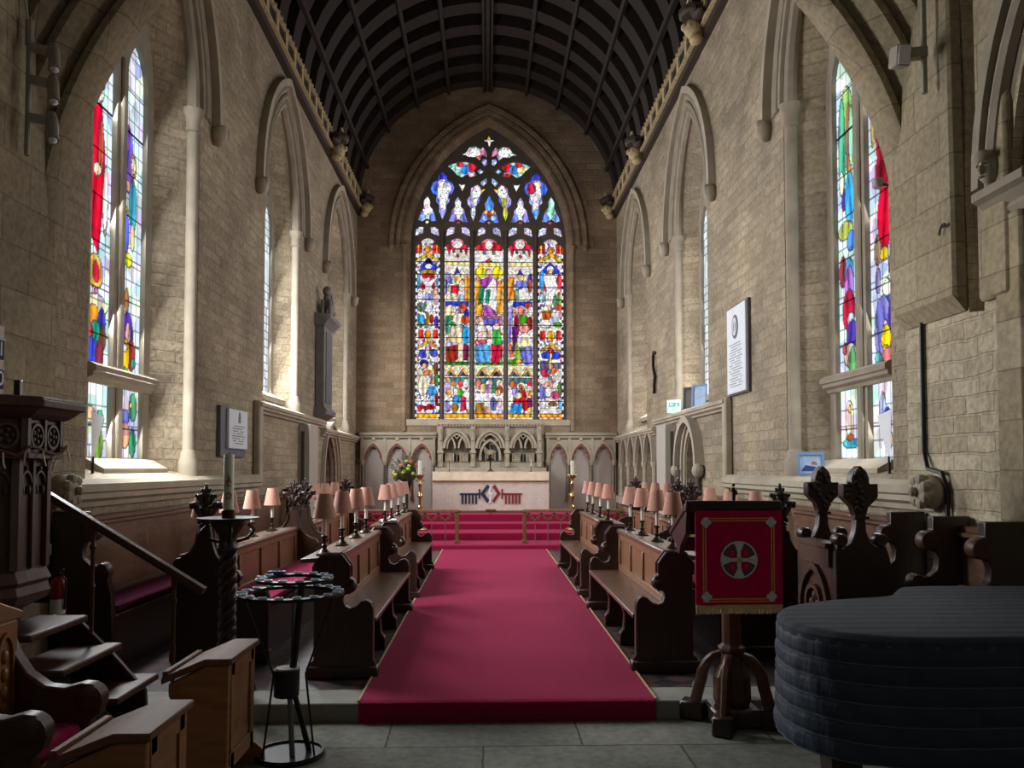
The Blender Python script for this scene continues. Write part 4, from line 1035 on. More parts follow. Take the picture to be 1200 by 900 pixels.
def front_stall(s):
    t = thing('choir_bench', 'x', 'bench', (0, 0, 0), group='front choir benches with desks')
    mp = local(s)
    for y0 in (0, LA - .075):
        e = MB().prism(ENDA, mp, y0, y0 + .075).build('bench_end', 'dark', t, bevel=.010, seg=2)
        mb = MB()
        hd = [(.172, .72), (.172, .80), (.232, .88), (.365, .88), (.425, .80), (.425, .72)]
        for (a, b) in zip(hd, hd[1:]):
            for yy in (y0 - .008, y0 + .083):
                mb.tube([mp(a[0], a[1], yy), mp(b[0], b[1], yy)], .011, 6)
        mb.ball(mp(.165, .655, y0 + .037), (.045, .055, .05), 10)
        mb.build('carved_edge', 'dark', e)
        MB().mbox(mp, -.035, .475, 0, .09, y0 - .015, y0 + .09).build('plinth', 'dark', e, bevel=.012)
    mb = MB().mbox(mp, -.012, .33, .385, .42, .07, LA - .07)
    mb.build('seat', 'oakh', t, bevel=.008, seg=2)
    mb = MB(); panelled(mb, mp, .325, .07, LA - .07, .42, .815, 4, .04)
    mb.build('back_panel', 'oak', t, bevel=.004)
    MB().mbox(mp, .32, .35, .0, .40, .07, LA - .07).build('back_board', 'dark', t)
    mb = MB()
    mb.loft([[mp(u, v, y) for u, v in ((.285, .815), (.285, .85), (.30, .862), (.54, .845), (.54, .815))] for y in (.07, LA - .07)], True, True)
    mb.build('book_ledge', 'oakh', t, bevel=.005)
    for y in (.95, 1.8):
        mb = MB().prism([(.03, 0), (.03, .10), (.06, .14), (.07, .26), (.04, .36), (.03, .39), (.31, .39), (.31, 0)], mp, y - .04, y + .04)
        mb.build('seat_bracket', 'dark', t, bevel=.008)
    return t
def poppy(mb, c, k=1.0, s=1):
    """carved foliage finial, c = its neck"""
    c = Vector(c)
    def b(x, y, z, r, tilt=0): mb.ball(c + Vector((x * k, y * k, z * k)), tuple(q * k for q in (r if isinstance(r, tuple) else (r, r, r))), 8, Matrix.Rotation(tilt, 4, 'Y'))
    b(0, 0, .0, (.06, .05, .022)); b(0, 0, .10, (.045, .042, .11)); b(0, 0, .235, (.03, .03, .085)); b(0, 0, .30, (.016, .016, .035))
    for q in (-1, 1):
        b(q * .055, 0, .12, (.030, .04, .075), q * .6); b(q * .095, 0, .165, (.022, .03, .04), q * 1.3); b(q * .112, 0, .15, .02); b(q * .042, 0, .205, (.022, .03, .055), q * .5); b(q * .072, 0, .235, .018)
        b(q * .04, 0, .05, (.02, .035, .04), q * -.5); b(q * .022, 0, .27, (.014, .02, .03), q * .5)
        for w_ in (-1, 1):
            b(q * .035, w_ * .038, .10, (.018, .014, .05), q * .4); b(q * .07, w_ * .028, .165, (.016, .014, .034), q * .9); b(q * .02, w_ * .034, .19, (.014, .012, .045), q * .3); b(q * .03, w_ * .024, .24, .014)
ENDB = [(0, 0), (0, .50), (.02, .55), (.06, .57), (.11, .55), (.14, .51), (.18, .485), (.23, .50), (.265, .55), (.25, .60), (.22, .62), (.21, .66), (.24, .70), (.30, .72),
        (.36, .755), (.415, .83), (.445, .92), (.455, 1.0), (.46, 1.04), (.54, 1.04), (.545, 1.0), (.56, .92), (.60, .85), (.67, .81), (.72, .80), (.74, .78), (.74, 0)]
LB = 2.95
def rear_stall(s):
    t = thing('choir_pew', 'x', 'pew', (0, 0, 0), group='choir pews with carved finials')
    mp = local(s)
    for y0 in (0, LB - .075):
        e = MB().prism(ENDB, mp, y0, y0 + .075).build('pew_end', 'dark', t, bevel=.010, seg=2)
        mb = MB(); poppy(mb, mp(.50, 1.05, y0 + .037))
        mb.build('finial', 'carved', e)
        mb = MB()
        for yy in (y0 - .006, y0 + .081):
            mb.tube([mp(u, v, yy) for u, v in ENDB[14:19]], .012, 6); mb.tube([mp(u, v, yy) for u, v in ENDB[20:24]], .012, 6)
        mb.build('carved_edge', 'dark', e)
        MB().mbox(mp, -.015, .755, 0, .09, y0 - .015, y0 + .09).build('plinth', 'dark', e, bevel=.012)
    MB().mbox(mp, .0, .46, .375, .415, .07, LB - .07).build('seat', 'dark', t, bevel=.006)
    MB().mbox(mp, .05, .08, 0, .38, .07, LB - .07).build('seat_front', 'dark', t)
    mb = MB(); panelled(mb, mp, .47, .07, LB - .07, .40, .815, 4, .045)
    mb.build('back_panel', 'oak', t, bevel=.004)
    MB().mbox(mp, .46, .50, .0, .41, .07, LB - .07).build('back_board', 'dark', t)
    mb = MB()
    mb.loft([[mp(u, v, y) for u, v in ((.43, .80), (.43, .83), (.445, .845), (.72, .825), (.72, .80))] for y in (.07, LB - .07)], True, True)
    mb.build('book_ledge', 'oakh', t, bevel=.005)
    return t
XA = {-1: -.815, 1: 1.095}
XB = {-1: -1.70, 1: 1.86}
YA = {-1: (5.88, 9.38), 1: (5.98, 9.52)}
YB = {-1: (6.40, 9.85), 1: (6.45, 9.95)}
for s in (-1, 1):
    a0 = front_stall(s); b0 = rear_stall(s)
    for i, nf in enumerate(('nearer the nave', 'nearer the altar')):
        a = a0 if i == 0 else copy_tree(a0); b = b0 if i == 0 else copy_tree(b0)
        a.location = (XA[s], YA[s][i], 0); b.location = (XB[s], YB[s][i], 0)
        a['label'] = 'front choir bench with panelled desk back, %s of the carpet, block %s' % (SIDE[s], nf)
        b['label'] = 'second-row choir pew with carved finials, %s, block %s' % (SIDE[s], nf)
        # long cushion lying on the pew seat
        mb = MB().mbox(local(s), .01, .43, .42, .475, .10, LB - .10)
        c = mb.build('seat_cushion', 'cushion', None, bevel=.02, seg=3)
        c.location = b.location
        tag(c, 'long crimson seat cushion on the %s second-row pew, block %s' % (SIDE[s], nf), 'cushion', 'long crimson pew cushions')

# lamps ------------------------------------------------------------------------
def make_lamp():
    t = thing('candle_lamp', 'x', 'lamp', group='pink-shaded candle lamps')
    MB().lathe([(.062, 0), (.062, .010), (.050, .016), (.030, .034), (.016, .050), (.022, .062), (.022, .07), (.012, .082), (.012, .12), (.026, .128), (.028, .142), (.018, .145)], n=14).build('base', 'bronze', t)
    MB().lathe([(.0155, .14), (.0155, .34)], n=10).build('candle_tube', 'candle', t)
    mb = MB(); n = 20
    pr = [(.087, .275), (.052, .455), (.049, .455), (.084, .275)]
    mb.loft([[Vector((r * math.cos(2 * PI * k / n), r * math.sin(2 * PI * k / n), z)) for k in range(n)] for r, z in pr + pr[:1]], True, False)
    sh = mb.build('lamp_shade', 'shade', t, smooth=60)
    mb = MB()
    for k in range(3):
        a = 2 * PI * k / 3; mb.tube([(0, 0, .35), (.066 * math.cos(a), .066 * math.sin(a), .365)], .002, 4)
    mb.build('shade_carrier', 'bronze', t)
    return t
lamp0 = make_lamp(); used = False
ORD = ['nearest the nave', 'second from its nave end', 'third from its nave end', 'nearest the altar']
def lamp(x, y, z, lab):
    global used
    l = lamp0 if not used else copy_tree(lamp0); used = True
    l.location = (x, y, z); l['label'] = lab
LY = {('A', -1, 0): (6.12, 6.86, 7.58, 8.2), ('A', -1, 1): (9.72, 10.36, 11.15, 11.9), ('A', 1, 0): (6.50, 7.12, 7.80, 8.45), ('A', 1, 1): (10.0, 10.7, 11.45, 12.05),
      ('B', -1, 0): (6.60, 7.28, 7.98, 8.72), ('B', -1, 1): (10.30, 10.9, 11.55, 12.25), ('B', 1, 0): (6.66, 7.32, 8.10, 8.85), ('B', 1, 1): (10.3, 11.0, 11.75, 12.45)}
for (row, s, blk), ys in LY.items():
    for k, y in enumerate(ys):
        u = .40 if row == 'A' else .585
        x = (XA if row == 'A' else XB)[s] + s * u
        z = .856 if row == 'A' else .836
        lamp(x, y, z, 'pink-shaded lamp on the %s %s desk, %s block, %s' % (SIDE[s], 'front' if row == 'A' else 'second', 'near' if blk == 0 else 'far', ORD[k]))

# wall-side stalls ---------------------------------------------------------------
ENDC = [(0, 0), (0, 1.19), (.25, 1.19), (.25, 1.10), (.30, 1.09), (.33, 1.05), (.32, 1.00), (.28, .975), (.235, .965), (.215, .91), (.225, .85), (.27, .805), (.32, .80), (.36, .82), (.40, .80), (.415, .75),
        (.40, .70), (.43, .60), (.45, .10), (.47, .08), (.47, 0)]
def wall_stall(s, y0, y1, lab, ends, cush=True, depth_extra=0, back=True, finial=False):
    t = thing('wall_stall', lab, 'stall', (s * (W - .02), y0, 0), group='stalls along the side walls')
    mp = local(-s)
    L = y1 - y0
    for ye in ends:
        e = MB().prism(ENDC, mp, ye, ye + .07).build('stall_end', 'dark', t, bevel=.010, seg=2)
        MB().lathe([(.0, -.012), (.055, -.012), (.062, .0), (.062, .07), (.055, .082), (.0, .082)], mp(.275, 1.035, ye), 14, ax='Y').build('scroll', 'darkh', e)
        MB().lathe([(.0, -.012), (.04, -.012), (.046, .0), (.046, .07), (.04, .082), (.0, .082)], mp(.36, .775, ye), 12, ax='Y').build('scroll', 'darkh', e)
    MB().mbox(mp, .06, .44, .40, .44, .07, L - .07).build('seat', 'dark', t, bevel=.006)
    MB().mbox(mp, .38, .41, 0, .40, .07, L - .07).build('seat_front', 'dark', t)
    mb = MB(); panelled(mb, lambda u, v, d: mp(u, v, d), .04, .07, L - .07, .44, 1.06, max(2, int(L / .7)), .04, .08)
    mb.build('back_panel', 'oakh', t, bevel=.004)
    mb = MB().mbox(mp, .0, .10, 1.06, 1.09, .07, L - .07).mbox(mp, .0, .075, 1.09, 1.13, .07, L - .07)
    mb.build('top_rail', 'oakh', t, bevel=.006)
    if cush:
        c = MB().mbox(local(-s), .08, .43, .445, .50, .12, L - .12).build('seat_cushion', 'cushion2', None, bevel=.02, seg=3)
        c.location = t.location
        tag(c, 'dark crimson cushion on the stall against the %s wall' % SIDE[s], 'cushion', 'long wall stall cushions')
    return t
wall_stall(-1, 5.95, 12.6, 'long dark panelled stall against the wall behind the pulpit stair rail', (0, 6.58))
wall_stall(1, 5.72, 12.6, 'long dark panelled stall against the wall beside the framed picture sill', (0, 6.81))
wall_stall(1, 4.62, 5.24, 'short clergy stall with two scrolled ends under the broken respond', (0, .55), cush=False)

# clergy desk with square-shouldered finials ---------------------------------------
t = thing('clergy_desk', 'dark carved reading desk with two square-shouldered finials behind the piano', 'desk', (2.32, 4.98, NZ), world=True)
def sq_end(y, xo=0.0):
    X = 2.32 + xo
    mpd = lambda u, v, d: Vector((X + u, y + d, v))
    P = [(-.16, NZ), (-.16, .98), (-.15, 1.03), (-.105, 1.00), (-.06, 1.04), (-.035, 1.11), (-.03, 1.19), (.03, 1.19), (.035, 1.11), (.06, 1.04), (.105, 1.00), (.15, 1.03), (.17, .98), (.19, .90), (.19, NZ)]
    e = MB().prism(P, mpd, 0, .075).build('desk_end', 'dark', t, bevel=.008, seg=2)
    for q in (-1, 1):
        MB().lathe([(0, -.012), (.035, -.012), (.042, 0), (.042, .075), (.035, .087), (0, .087)], mpd(q * .125, 1.055, 0), 12, ax='Y').build('scroll', 'dark', e)
    Q = [(-.03, 1.20), (-.05, 1.26), (-.105, 1.315), (-.11, 1.33), (-.11, 1.405), (-.055, 1.405), (-.055, 1.44), (-.04, 1.48), (0, 1.52), (.04, 1.48), (.055, 1.44), (.055, 1.405), (.11, 1.405), (.11, 1.33), (.105, 1.315), (.05, 1.26), (.03, 1.20)]
    f = MB().prism(Q, mpd, -.005, .08).build('finial', 'carved', e, bevel=.006)
    mb = MB().mbox(mpd, -.045, .045, 1.185, 1.205, -.015, .09)
    for k in range(16):
        a = random.uniform(-1, 1); zz = 1.24 + k * .016
        mb.ball(mpd(a * (.09 if 1.32 < zz < 1.41 else .035), zz, -.008), (.018, .014, .02), 6)
    mb.build('carved_leaf', 'carved', f)
sq_end(4.98); sq_end(5.54, 0)
mb = MB().box(2.14, 2.21, 5.05, 5.54, .88, 1.0).box(2.12, 2.23, 5.05, 5.54, 1.0, 1.03).box(2.16, 2.19, 5.05, 5.54, NZ, .88)
mb.box(2.13, 2.2, 5.05, 5.54, .10, .2)
mpD = lambda u, v, d: Vector((2.16 - d, u, v))
mb.band(arc_pts(.2, .26, 8, 5.295, .58), arc_pts(.24, .31, 8, 5.295, .58), mpD, 0, .03)
mb.band(ell(5.295, .62, .10, .10, 14), ell(5.295, .62, .13, .13, 14), mpD, 0, .03, closed=True)
for q in range(4):
    mb.ball(mpD(5.295 + .05 * math.cos(q * PI / 2), .62 + .05 * math.sin(q * PI / 2), .01), (.015, .03, .03), 6)
mb.build('tracery_panel', 'darkh', t)
mb = MB()
mb.loft([[Vector((x, y, z)) for x, z in ((2.16, .98), (2.16, 1.02), (2.5, .9), (2.5, .86))] for y in (5.05, 5.54)], True, True)
mb.build('book_slope', 'darkh', t)

# altar ------------------------------------------------------------------------------
AX0, AX1, AY, AZ = -1.235, 1.40, 18.40, 1.42
acx = (AX0 + AX1) / 2
t = thing('altar', 'altar draped in a pale linen frontal with a dark blue and red motif', 'altar', (acx, 18.75, .52), world=True)
MB().box(AX0 + .01, AX1 - .01, AY + .02, 19.1, .52, AZ - .02).build('table', 'desk', t)
mb = MB(); n = 40
fr = []
for i in range(n + 1):
    x = AX0 + (AX1 - AX0) * i / n
    fr.append((x, .004 * math.sin(i * 1.7) + .003 * math.sin(i * .6)))
mb.loft([[Vector((x, AY - d - .002, z)) for x, d in fr] + [Vector((x, AY + .03, z)) for x, d in reversed(fr)] for z in (.53, .9, AZ - .20)], True, True)
mb.build('frontal', 'linen', t)
mb = MB()
mb.loft([[Vector((x, AY - .018 - d * 1.5 * k, z)) for x, d in fr] + [Vector((x, AY + .03, z)) for x, d in reversed(fr)] for z, k in ((AZ - .195, 2), (AZ - .1, 1), (AZ, .5))], True, True)
mb.box(AX0 - .005, AX1 + .005, AY - .02, 19.12, AZ - .005, AZ + .008)
mb.build('superfrontal', 'superf', t)
MB().box(AX0, AX1, AY - .04, AY, AZ - .215, AZ - .19).build('braid', 'band', t)
ax = lambda x: (500 + x / 7.5 - 571) / 950 * AY + .0
az = lambda y: 1.5 + (549 - (490 + y / 7.5)) / 950 * AY
fm = mpXZ(AY - .008)
def motif(polys, m, lab):
    mb = MB()
    for p in polys: mb.prism([(ax(x), az(y)) for x, y in p], fm, 0, .008)
    mb.build('applique', m, t, label=lab, smooth=0)
def comb(x0, x1, flip):
    P = [[(x0, 658), (x1, 658), (x1, 676), (x0, 676)]]
    a, b = (x0 + 15, x1 - 18) if not flip else (x0 + 18, x1 - 15)
    for k in range(5):
        c = a + (b - a - 16) * k / 4
        P.append([(c, 676), (c + 16, 676), (c + 16, 752), (c, 752)])
    return P
motif(comb(293, 462, False) + [[(458, 622), (472, 622), (472, 708), (458, 708)]] + [[(472, 665), (532, 583), (556, 600), (508, 662), (552, 722), (530, 745)]], 'navy', 'dark blue comb-like figure')
motif(comb(670, 838, True) + [[(656, 622), (670, 622), (670, 708), (656, 708)]] + [[(652, 662), (600, 583), (580, 605), (618, 662), (576, 725), (592, 745)]], 'redapp', 'dark red comb-like figure')
motif([[(560, 590), (572, 590), (556, 650), (575, 660), (560, 745), (545, 745), (560, 675), (540, 660)]], 'white', 'pale zigzag between the two figures')
def cross(name, x, y, z, h, lab, m):
    t_ = thing(name, lab, 'cross', (x, y, z), world=True)
    MB().box(x - .017, x + .017, y - .01, y + .01, z + .05, z + h).build('upright', m, t_)
    MB().box(x - .075, x + .075, y - .01, y + .01, z + h * .66, z + h * .66 + .035).build('arm', m, t_)
    MB().lathe([(.07, 0), (.07, .015), (.05, .02), (.045, .04), (.02, .06)], (x, y, z), 8).build('foot', m, t_)
cross('altar_cross', .075, 18.85, AZ + .008, .40, 'plain dark cross standing in the middle of the altar', 'iron')
for x, q in ((-.88, 'lamb-carving left'), (1.02, 'lectern')):
    t_ = thing('altar_candlestick', 'slim low candlestick on the altar, on the %s side of its cross' % ('flower arrangement' if x < 0 else 'piano'), 'candlestick', (x, 18.85, AZ + .008), world=True, group='slim candlesticks on the altar')
    MB().lathe([(.04, 0), (.04, .01), (.01, .02), (.008, .12), (.02, .13)], (x, 18.85, AZ + .008), 8).build('stem', 'redapp' if x < 0 else 'bronze', t_)
    MB().lathe([(.008, .13), (.008, .26)], (x, 18.85, AZ + .008), 6).build('candle', 'redapp' if x < 0 else 'candle', t_)

# reredos -----------------------------------------------------------------------------
t = thing('reredos', 'carved grey stone reredos of three traceried gables behind the altar', 'reredos', (.09, 19.35, .52), world=True)
RX = lambda x: (500 + x / 7.5 - 571) / 950 * 19.2
RZ = lambda y: 1.5 + (549 - (490 + y / 7.5)) / 950 * 19.2
mR = mpXZ(19.28)
MB().box(RX(85), RX(1040), 19.43, 19.52, .5, RZ(45)).build('back_slab', 'greystone', t)
MB().box(RX(75), RX(1050), 19.14, 19.30, .5, RZ(435)).build('base', 'greystone', t, bevel=.02)
mb = MB().box(RX(90), RX(1030), 19.17, 19.30, RZ(75), RZ(40)); 
mb.build('cresting', 'greystone', t, bevel=.015)
mb = MB()
for k in range(34):
    x = RX(110) + (RX(1010) - RX(110)) * k / 33
    mb.ball((x, 19.165, RZ(60)), (.02, .02, .02), 6)
mb.build('cresting_carving', 'dullred', t, label='row of dull red carved flowers')
for x in (122, 408, 708, 990):
    mb = MB().mbox(mR, RX(x) - .055, RX(x) + .055, RZ(430), RZ(45), -.15, .10)
    mb.mbox(mR, RX(x) - .075, RX(x) + .075, RZ(310), RZ(285), -.15, .13)
    mb.mbox(mR, RX(x) - .03, RX(x) + .03, RZ(385), RZ(320), .09, .115)
    mb.prism([(RX(x) - .05, RZ(200)), (RX(x), RZ(90)), (RX(x) + .05, RZ(200))], mR, .1, .13)
    mb.build('pier', 'greystone', t, bevel=.008)
MB().box(RX(122), RX(990), 19.27, 19.44, RZ(440), RZ(385)).build('frieze', 'greystone', t)
for x0, x1, mid in ((122, 408, False), (408, 708, True), (708, 990, False)):
    cx = (RX(x0) + RX(x1)) / 2; a = (RX(x1) - RX(x0)) / 2 - .05
    zs, za = RZ(265), RZ(95); h = za - zs
    mb = MB()
    mb.band(arc_pts(a, h, 10, cx, zs), arc_pts(a - .06, h - .07, 10, cx, zs), mR, -.15, .11)
    mb.band(arc_pts(a - .08, h - .09, 10, cx, zs), arc_pts(a - .12, h - .14, 10, cx, zs), mR, -.15, .08)
    if not mid:
        for q in (-1, 1):
            mb.band(arc_pts(a / 2 - .03, h * .72, 8, cx + q * (a / 2 - .01), zs), arc_pts(a / 2 - .075, h * .6, 8, cx + q * (a / 2 - .01), zs), mR, -.15, .07)
        mb.band(ell(cx, zs + h * .66, .05, .06, 4), ell(cx, zs + h * .66, .08, .09, 4), mR, -.15, .07, True)
    else:
        mb.band(arc_pts(a * .72, h * .86, 8, cx, zs - .16), arc_pts(a * .58, h * .72, 8, cx, zs - .16), mR, -.15, .08)
        for q in (-1, 1):
            mb.bar((cx + q * a * .66, 19.24, RZ(370)), (cx + q * a * .66, 19.24, zs - .12), .05, .06)
            mb.ball((cx + q * a * .4, 19.23, zs + h * .40), .035, 6)
    sp_ = arc_pts(a, h, 10, cx, zs) + [(cx + a, RZ(70)), (cx - a, RZ(70))]
    mb.prism(sp_, mR, -.15, .02)
    mb.build('gable', 'greystone', t)
    if mid:      # carved lamb
        mb = MB(); lz = RZ(300); ly = 19.33
        mb.ball((cx, ly, lz), (.15, .05, .075), 10)
        mb.ball((cx - .15, ly - .01, lz + .10), (.055, .04, .05), 8); mb.ball((cx - .11, ly, lz + .05), (.06, .04, .06), 8)
        for q in (-.11, -.06, .07, .12): mb.tube([(cx + q, ly, lz - .04), (cx + q, ly, lz - .19)], .018, 6)
        mb.tube([(cx + .02, ly - .01, lz - .1), (cx - .02, ly - .01, lz + .24)], .012, 6); mb.ball((cx + .05, ly, lz + .2), (.08, .02, .03), 8)
        mb.build('lamb_carving', 'greystone', t)
        MB().mbox(mR, cx - .21, cx + .21, RZ(372), zs + .1, -.15, -.145).build('niche_back', 'slate', t)
    else:
        for q in (-1, 1):
            c0 = cx + q * a * .5
            mb = MB().mbox(mR, c0 - .10, c0 + .10, RZ(382), RZ(308), -.15, .02)
            for k in range(9):
                mb.ball((c0 - .06 + .06 * (k % 3), 19.255, RZ(382) + .04 + .055 * (k // 3)), (.026, .02, .022), 6)
            mb.band([(c0 - .1, RZ(382)), (c0 + .1, RZ(382)), (c0 + .1, RZ(308)), (c0 - .1, RZ(308))], [(c0 - .08, RZ(378)), (c0 + .08, RZ(378)), (c0 + .08, RZ(312)), (c0 - .08, RZ(312))], mR, -.15, .05, True)
            mb.build('carved_square', 'greystone', t)
        MB().mbox(mR, cx - .02, cx + .02, RZ(392), RZ(318), -.15, .02).build('slot', 'greyd', t)

# wall arcades flanking the reredos -------------------------------------------------
def arcade(xs, lab, dark_end):
    t = thing('wall_arcade', lab, 'arcade', ((xs[0] + xs[-1]) / 2, YE - .05, .52), world=True, group='blind arcades on the east wall')
    mA = mpXZ(YE)
    x0, x1 = xs[0] - .06, xs[-1] + .06
    mb = MB().mbox(mA, x0, x1, .5, 2.34, 0, .012)
    mb.build('back_wall', 'dressed', t)
    MB().loft([[mA(u, v, d) for d, v in ((0, 2.22), (.12, 2.22), (.14, 2.25), (.14, 2.28), (.19, 2.30), (.19, 2.34), (0, 2.38))] for u in (x0, x1)], True, True).build('cornice', 'dressed', t)
    MB().mbox(mA, x0, x1, 2.195, 2.225, .03, .125).build('painted_band', 'corndark', t)
    for i in range(len(xs) - 1):
        c = (xs[i] + xs[i + 1]) / 2; a = (xs[i + 1] - xs[i]) / 2
        MB().prism(arch_outline(c, a - .07, .52, 1.72, .30, 8), mA, .012, .02).build('panel', 'grey', t)
        mb = MB()
        mb.band(arc_pts(a, .46, 9, c, 1.70), arc_pts(a - .05, .40, 9, c, 1.70), mA, .01, .15)
        mb.prism(arc_pts(a, .46, 9, c, 1.70) + [(c + a, 2.20), (c - a, 2.20)], mA, .01, .12)
        mb.build('arch', 'dressed', t)
        mb = MB()
        mb.band(arc_pts(a - .05, .39, 9, c, 1.70), arc_pts(a - .085, .34, 9, c, 1.70), mA, .06, .13)
        P = arc_pts(a - .085, .34, 9, c, 1.70)
        for k in (2, 5, 9, 13, 16):
            mb.ball(mA(P[k][0], P[k][1] - .01, .095), (.032, .03, .04), 6)
        mb.build('cusping', 'dullred', t)
        mb = MB().ball(mA(c, 2.20, .13), (.045, .035, .04), 8)
        mb.build('boss', 'gilt', t)
    for x in xs:
        mb = MB()
        mb.tube([mA(x, .9, .11), mA(x, 1.58, .11)], .026, 8)
        mb.build('shaft', 'greyd', t)
        MB().lathe([(.05, 0), (.05, .05), (.03, .09)], mA(x, .83, .11), 8).build('shaft_base', 'dressed', t)
        mb = MB().lathe([(.026, 0), (.04, .03), (.06, .08), (.065, .12)], mA(x, 1.58, .11), 8)
        mb.mbox(mA, x - .03, x + .03, 1.69, 2.22, .03, .14)
        mb.build('capital', 'dressed', t)
arcade([-2.98, -2.44, -1.85, -1.27], 'three-arched blind arcade behind the flower arrangement', True)
arcade([1.45, 1.97, 2.52, 3.05], 'three-arched blind arcade on the piano side of the reredos', True)
# sedilia on the right wall
t = thing('sedilia', 'row of four pointed stone seats recessed in the wall by the altar', 'sedilia', (W, 16.9, 0), world=True)
for i, u in enumerate((15.50, 16.42, 17.34, 18.26)):
    mb = MB()
    mb.band(arc_pts(.46, .66, 9, u, 1.62), arc_pts(.39, .57, 9, u, 1.62), mpR, 0, .08)
    mb.build('arch', 'lime', t)
for u in (15.04, 15.96, 16.88, 17.80, 18.72):
    mb = MB().tube([mpR(u, .9, .03), mpR(u, 1.55, .03)], .045, 8)
    mb.lathe([(.045, 0), (.075, .07), (.08, .12)], mpR(u, 1.50, .03), 8).lathe([(.08, 0), (.08, .06), (.05, .1)], mpR(u, .85, .03), 8)
    mb.build('shaft', 'lime', t)
MB().mbox(mpR, 15.0, 18.8, .70, .88, 0, .16).build('seat_sill', 'lime', t, bevel=.015)

# grey boxed casings, tablets, monument -------------------------------------------------
for mp, u0, q in ((mpL, 13.62, 'lion monument'), (mpR, 13.42, 'priest doorway')):
    t = thing('wall_casing', 'tall plain grey casing boxed against the wall beside the %s' % q, 'casing', tuple(mp(u0 + .33, 0, .1)), world=True, group='grey casings on the side walls')
    MB().mbox(mp, u0, u0 + .68, 0, 2.24, 0, .19).build('box', 'grey', t, bevel=.01)
    MB().mbox(mp, u0 - .004, u0 + .01, .1, 2.12, .045, .10).build('slot', 'greyd', t)
    MB().mbox(mp, u0 - .01, u0 + .69, 0, .1, .18, .20).build('skirting', 'greyd', t)
t = thing('memorial_tablet', 'tall white memorial tablet with oval crest high on the wall', 'tablet', tuple(mpR(9.95, 2.42, 0)), world=True)
MB().mbox(mpR, 9.58, 10.32, 2.44, 3.53, 0, .06).build('slab', 'marble', t, bevel=.008)
MB().mbox(mpR, 9.54, 10.34, 2.42, 3.55, 0, .035).build('backing', 'greyd', t)
mb = MB(); mb.prism(ell(9.97, 3.27, .12, .15, 20), mpR, .06, .066)
mb.build('crest', 'slate', t)
mb = MB(); mb.band(ell(9.97, 3.27, .06, .08, 12), ell(9.97, 3.27, .085, .115, 12), mpR, .066, .072, True); mb.mbox(mpR, 9.95, 9.99, 3.2, 3.34, .066, .072)
mb.build('crest_figure', 'marble', t)
mb = MB()
for k in range(17):
    hw = .27 - .10 * ((k * 7) % 5) / 5
    for j in range(7):
        if (k * 3 + j * 5) % 11 == 0: continue
        a = 9.97 - hw + 2 * hw * j / 7
        mb.mbox(mpR, a, a + 2 * hw / 7 - .018, 3.05 - k * .033, 3.062 - k * .033, .059, .0615)
mb.build('inscription', 'ink', t, smooth=0)
t = thing('memorial_tablet', 'white tablet on a grey slate backing, carved with a small lancet window', 'tablet', tuple(mpL(10.05, 1.62, 0)), world=True)
MB().mbox(mpL, 9.52, 10.50, 1.64, 2.24, 0, .05).build('backing', 'slate', t, bevel=.006)
MB().mbox(mpL, 9.72, 10.46, 1.74, 2.22, .05, .085).build('slab', 'marble', t, bevel=.006)
mb = MB(); mb.prism(arch_outline(10.12, .045, 2.06, 2.12, .08, 6), mpL, .085, .089)
for k in range(8):
    hw = .26 - .06 * ((k * 5) % 4) / 3
    for j in range(6):
        if (k * 3 + j * 5) % 7 == 0: continue
        a = 10.09 - hw + 2 * hw * j / 6
        mb.mbox(mpL, a, a + 2 * hw / 6 - .018, 2.01 - k * .030, 2.021 - k * .030, .085, .088)
mb.build('inscription', 'ink', t, smooth=0)
t = thing('wall_monument', 'tall grey stone wall monument with cornice, topped by a seated lion', 'monument', tuple(mpL(15.2, 2.44, 0)), world=True)
MB().mbox(mpL, 14.86, 15.62, 2.60, 4.14, 0, .17).build('shaft', 'monument', t, bevel=.015)
MB().mbox(mpL, 14.98, 15.50, 2.72, 4.02, .17, .185).build('inscribed_panel', 'slate', t)
MB().loft([[mpL(u, v, d) for d, v in ((0, 2.42), (.08, 2.42), (.22, 2.50), (.24, 2.56), (.20, 2.62), (0, 2.62))] for u in (14.78, 15.7)], True, True).build('base', 'monument', t)
MB().loft([[mpL(u, v, d) for d, v in ((0, 4.12), (.18, 4.12), (.24, 4.20), (.30, 4.24), (.30, 4.32), (0, 4.34))] for u in (14.76, 15.74)], True, True).build('cornice', 'monument', t)
mb = MB()
mb.ball(mpL(15.22, 4.48, .16), (.10, .17, .15), 10); mb.ball(mpL(15.08, 4.60, .17), (.08, .09, .17), 10)
mb.ball(mpL(15.02, 4.78, .18), (.085, .10, .10), 10); mb.ball(mpL(14.92, 4.75, .19), (.05, .05, .05), 8)
for q in (.10, .24): mb.tube([mpL(15.0, 4.62, q), mpL(14.97, 4.34, q)], .035, 8)
mb.ball(mpL(15.34, 4.42, .16), (.13, .13, .09), 8); mb.tube([mpL(15.42, 4.4, .2), mpL(15.5, 4.55, .2), mpL(15.46, 4.72, .18), mpL(15.52, 4.8, .16)], .025, 6)
mb.build('lion', 'monument', t)
mb = MB().tube([mpR(15.0, 3.62, .05), mpR(14.96, 3.4, .06), mpR(14.9, 3.2, .04), mpR(14.92, 3.05, .05), mpR(14.98, 2.9, .04)], .03, 6)
mb.ball(mpR(15.0, 3.66, .04), (.04, .05, .04), 8)
tag(mb.build('iron_bar', 'bronze'), 'thin rusted iron bar fixed upright on the wall near the altar', 'bar')

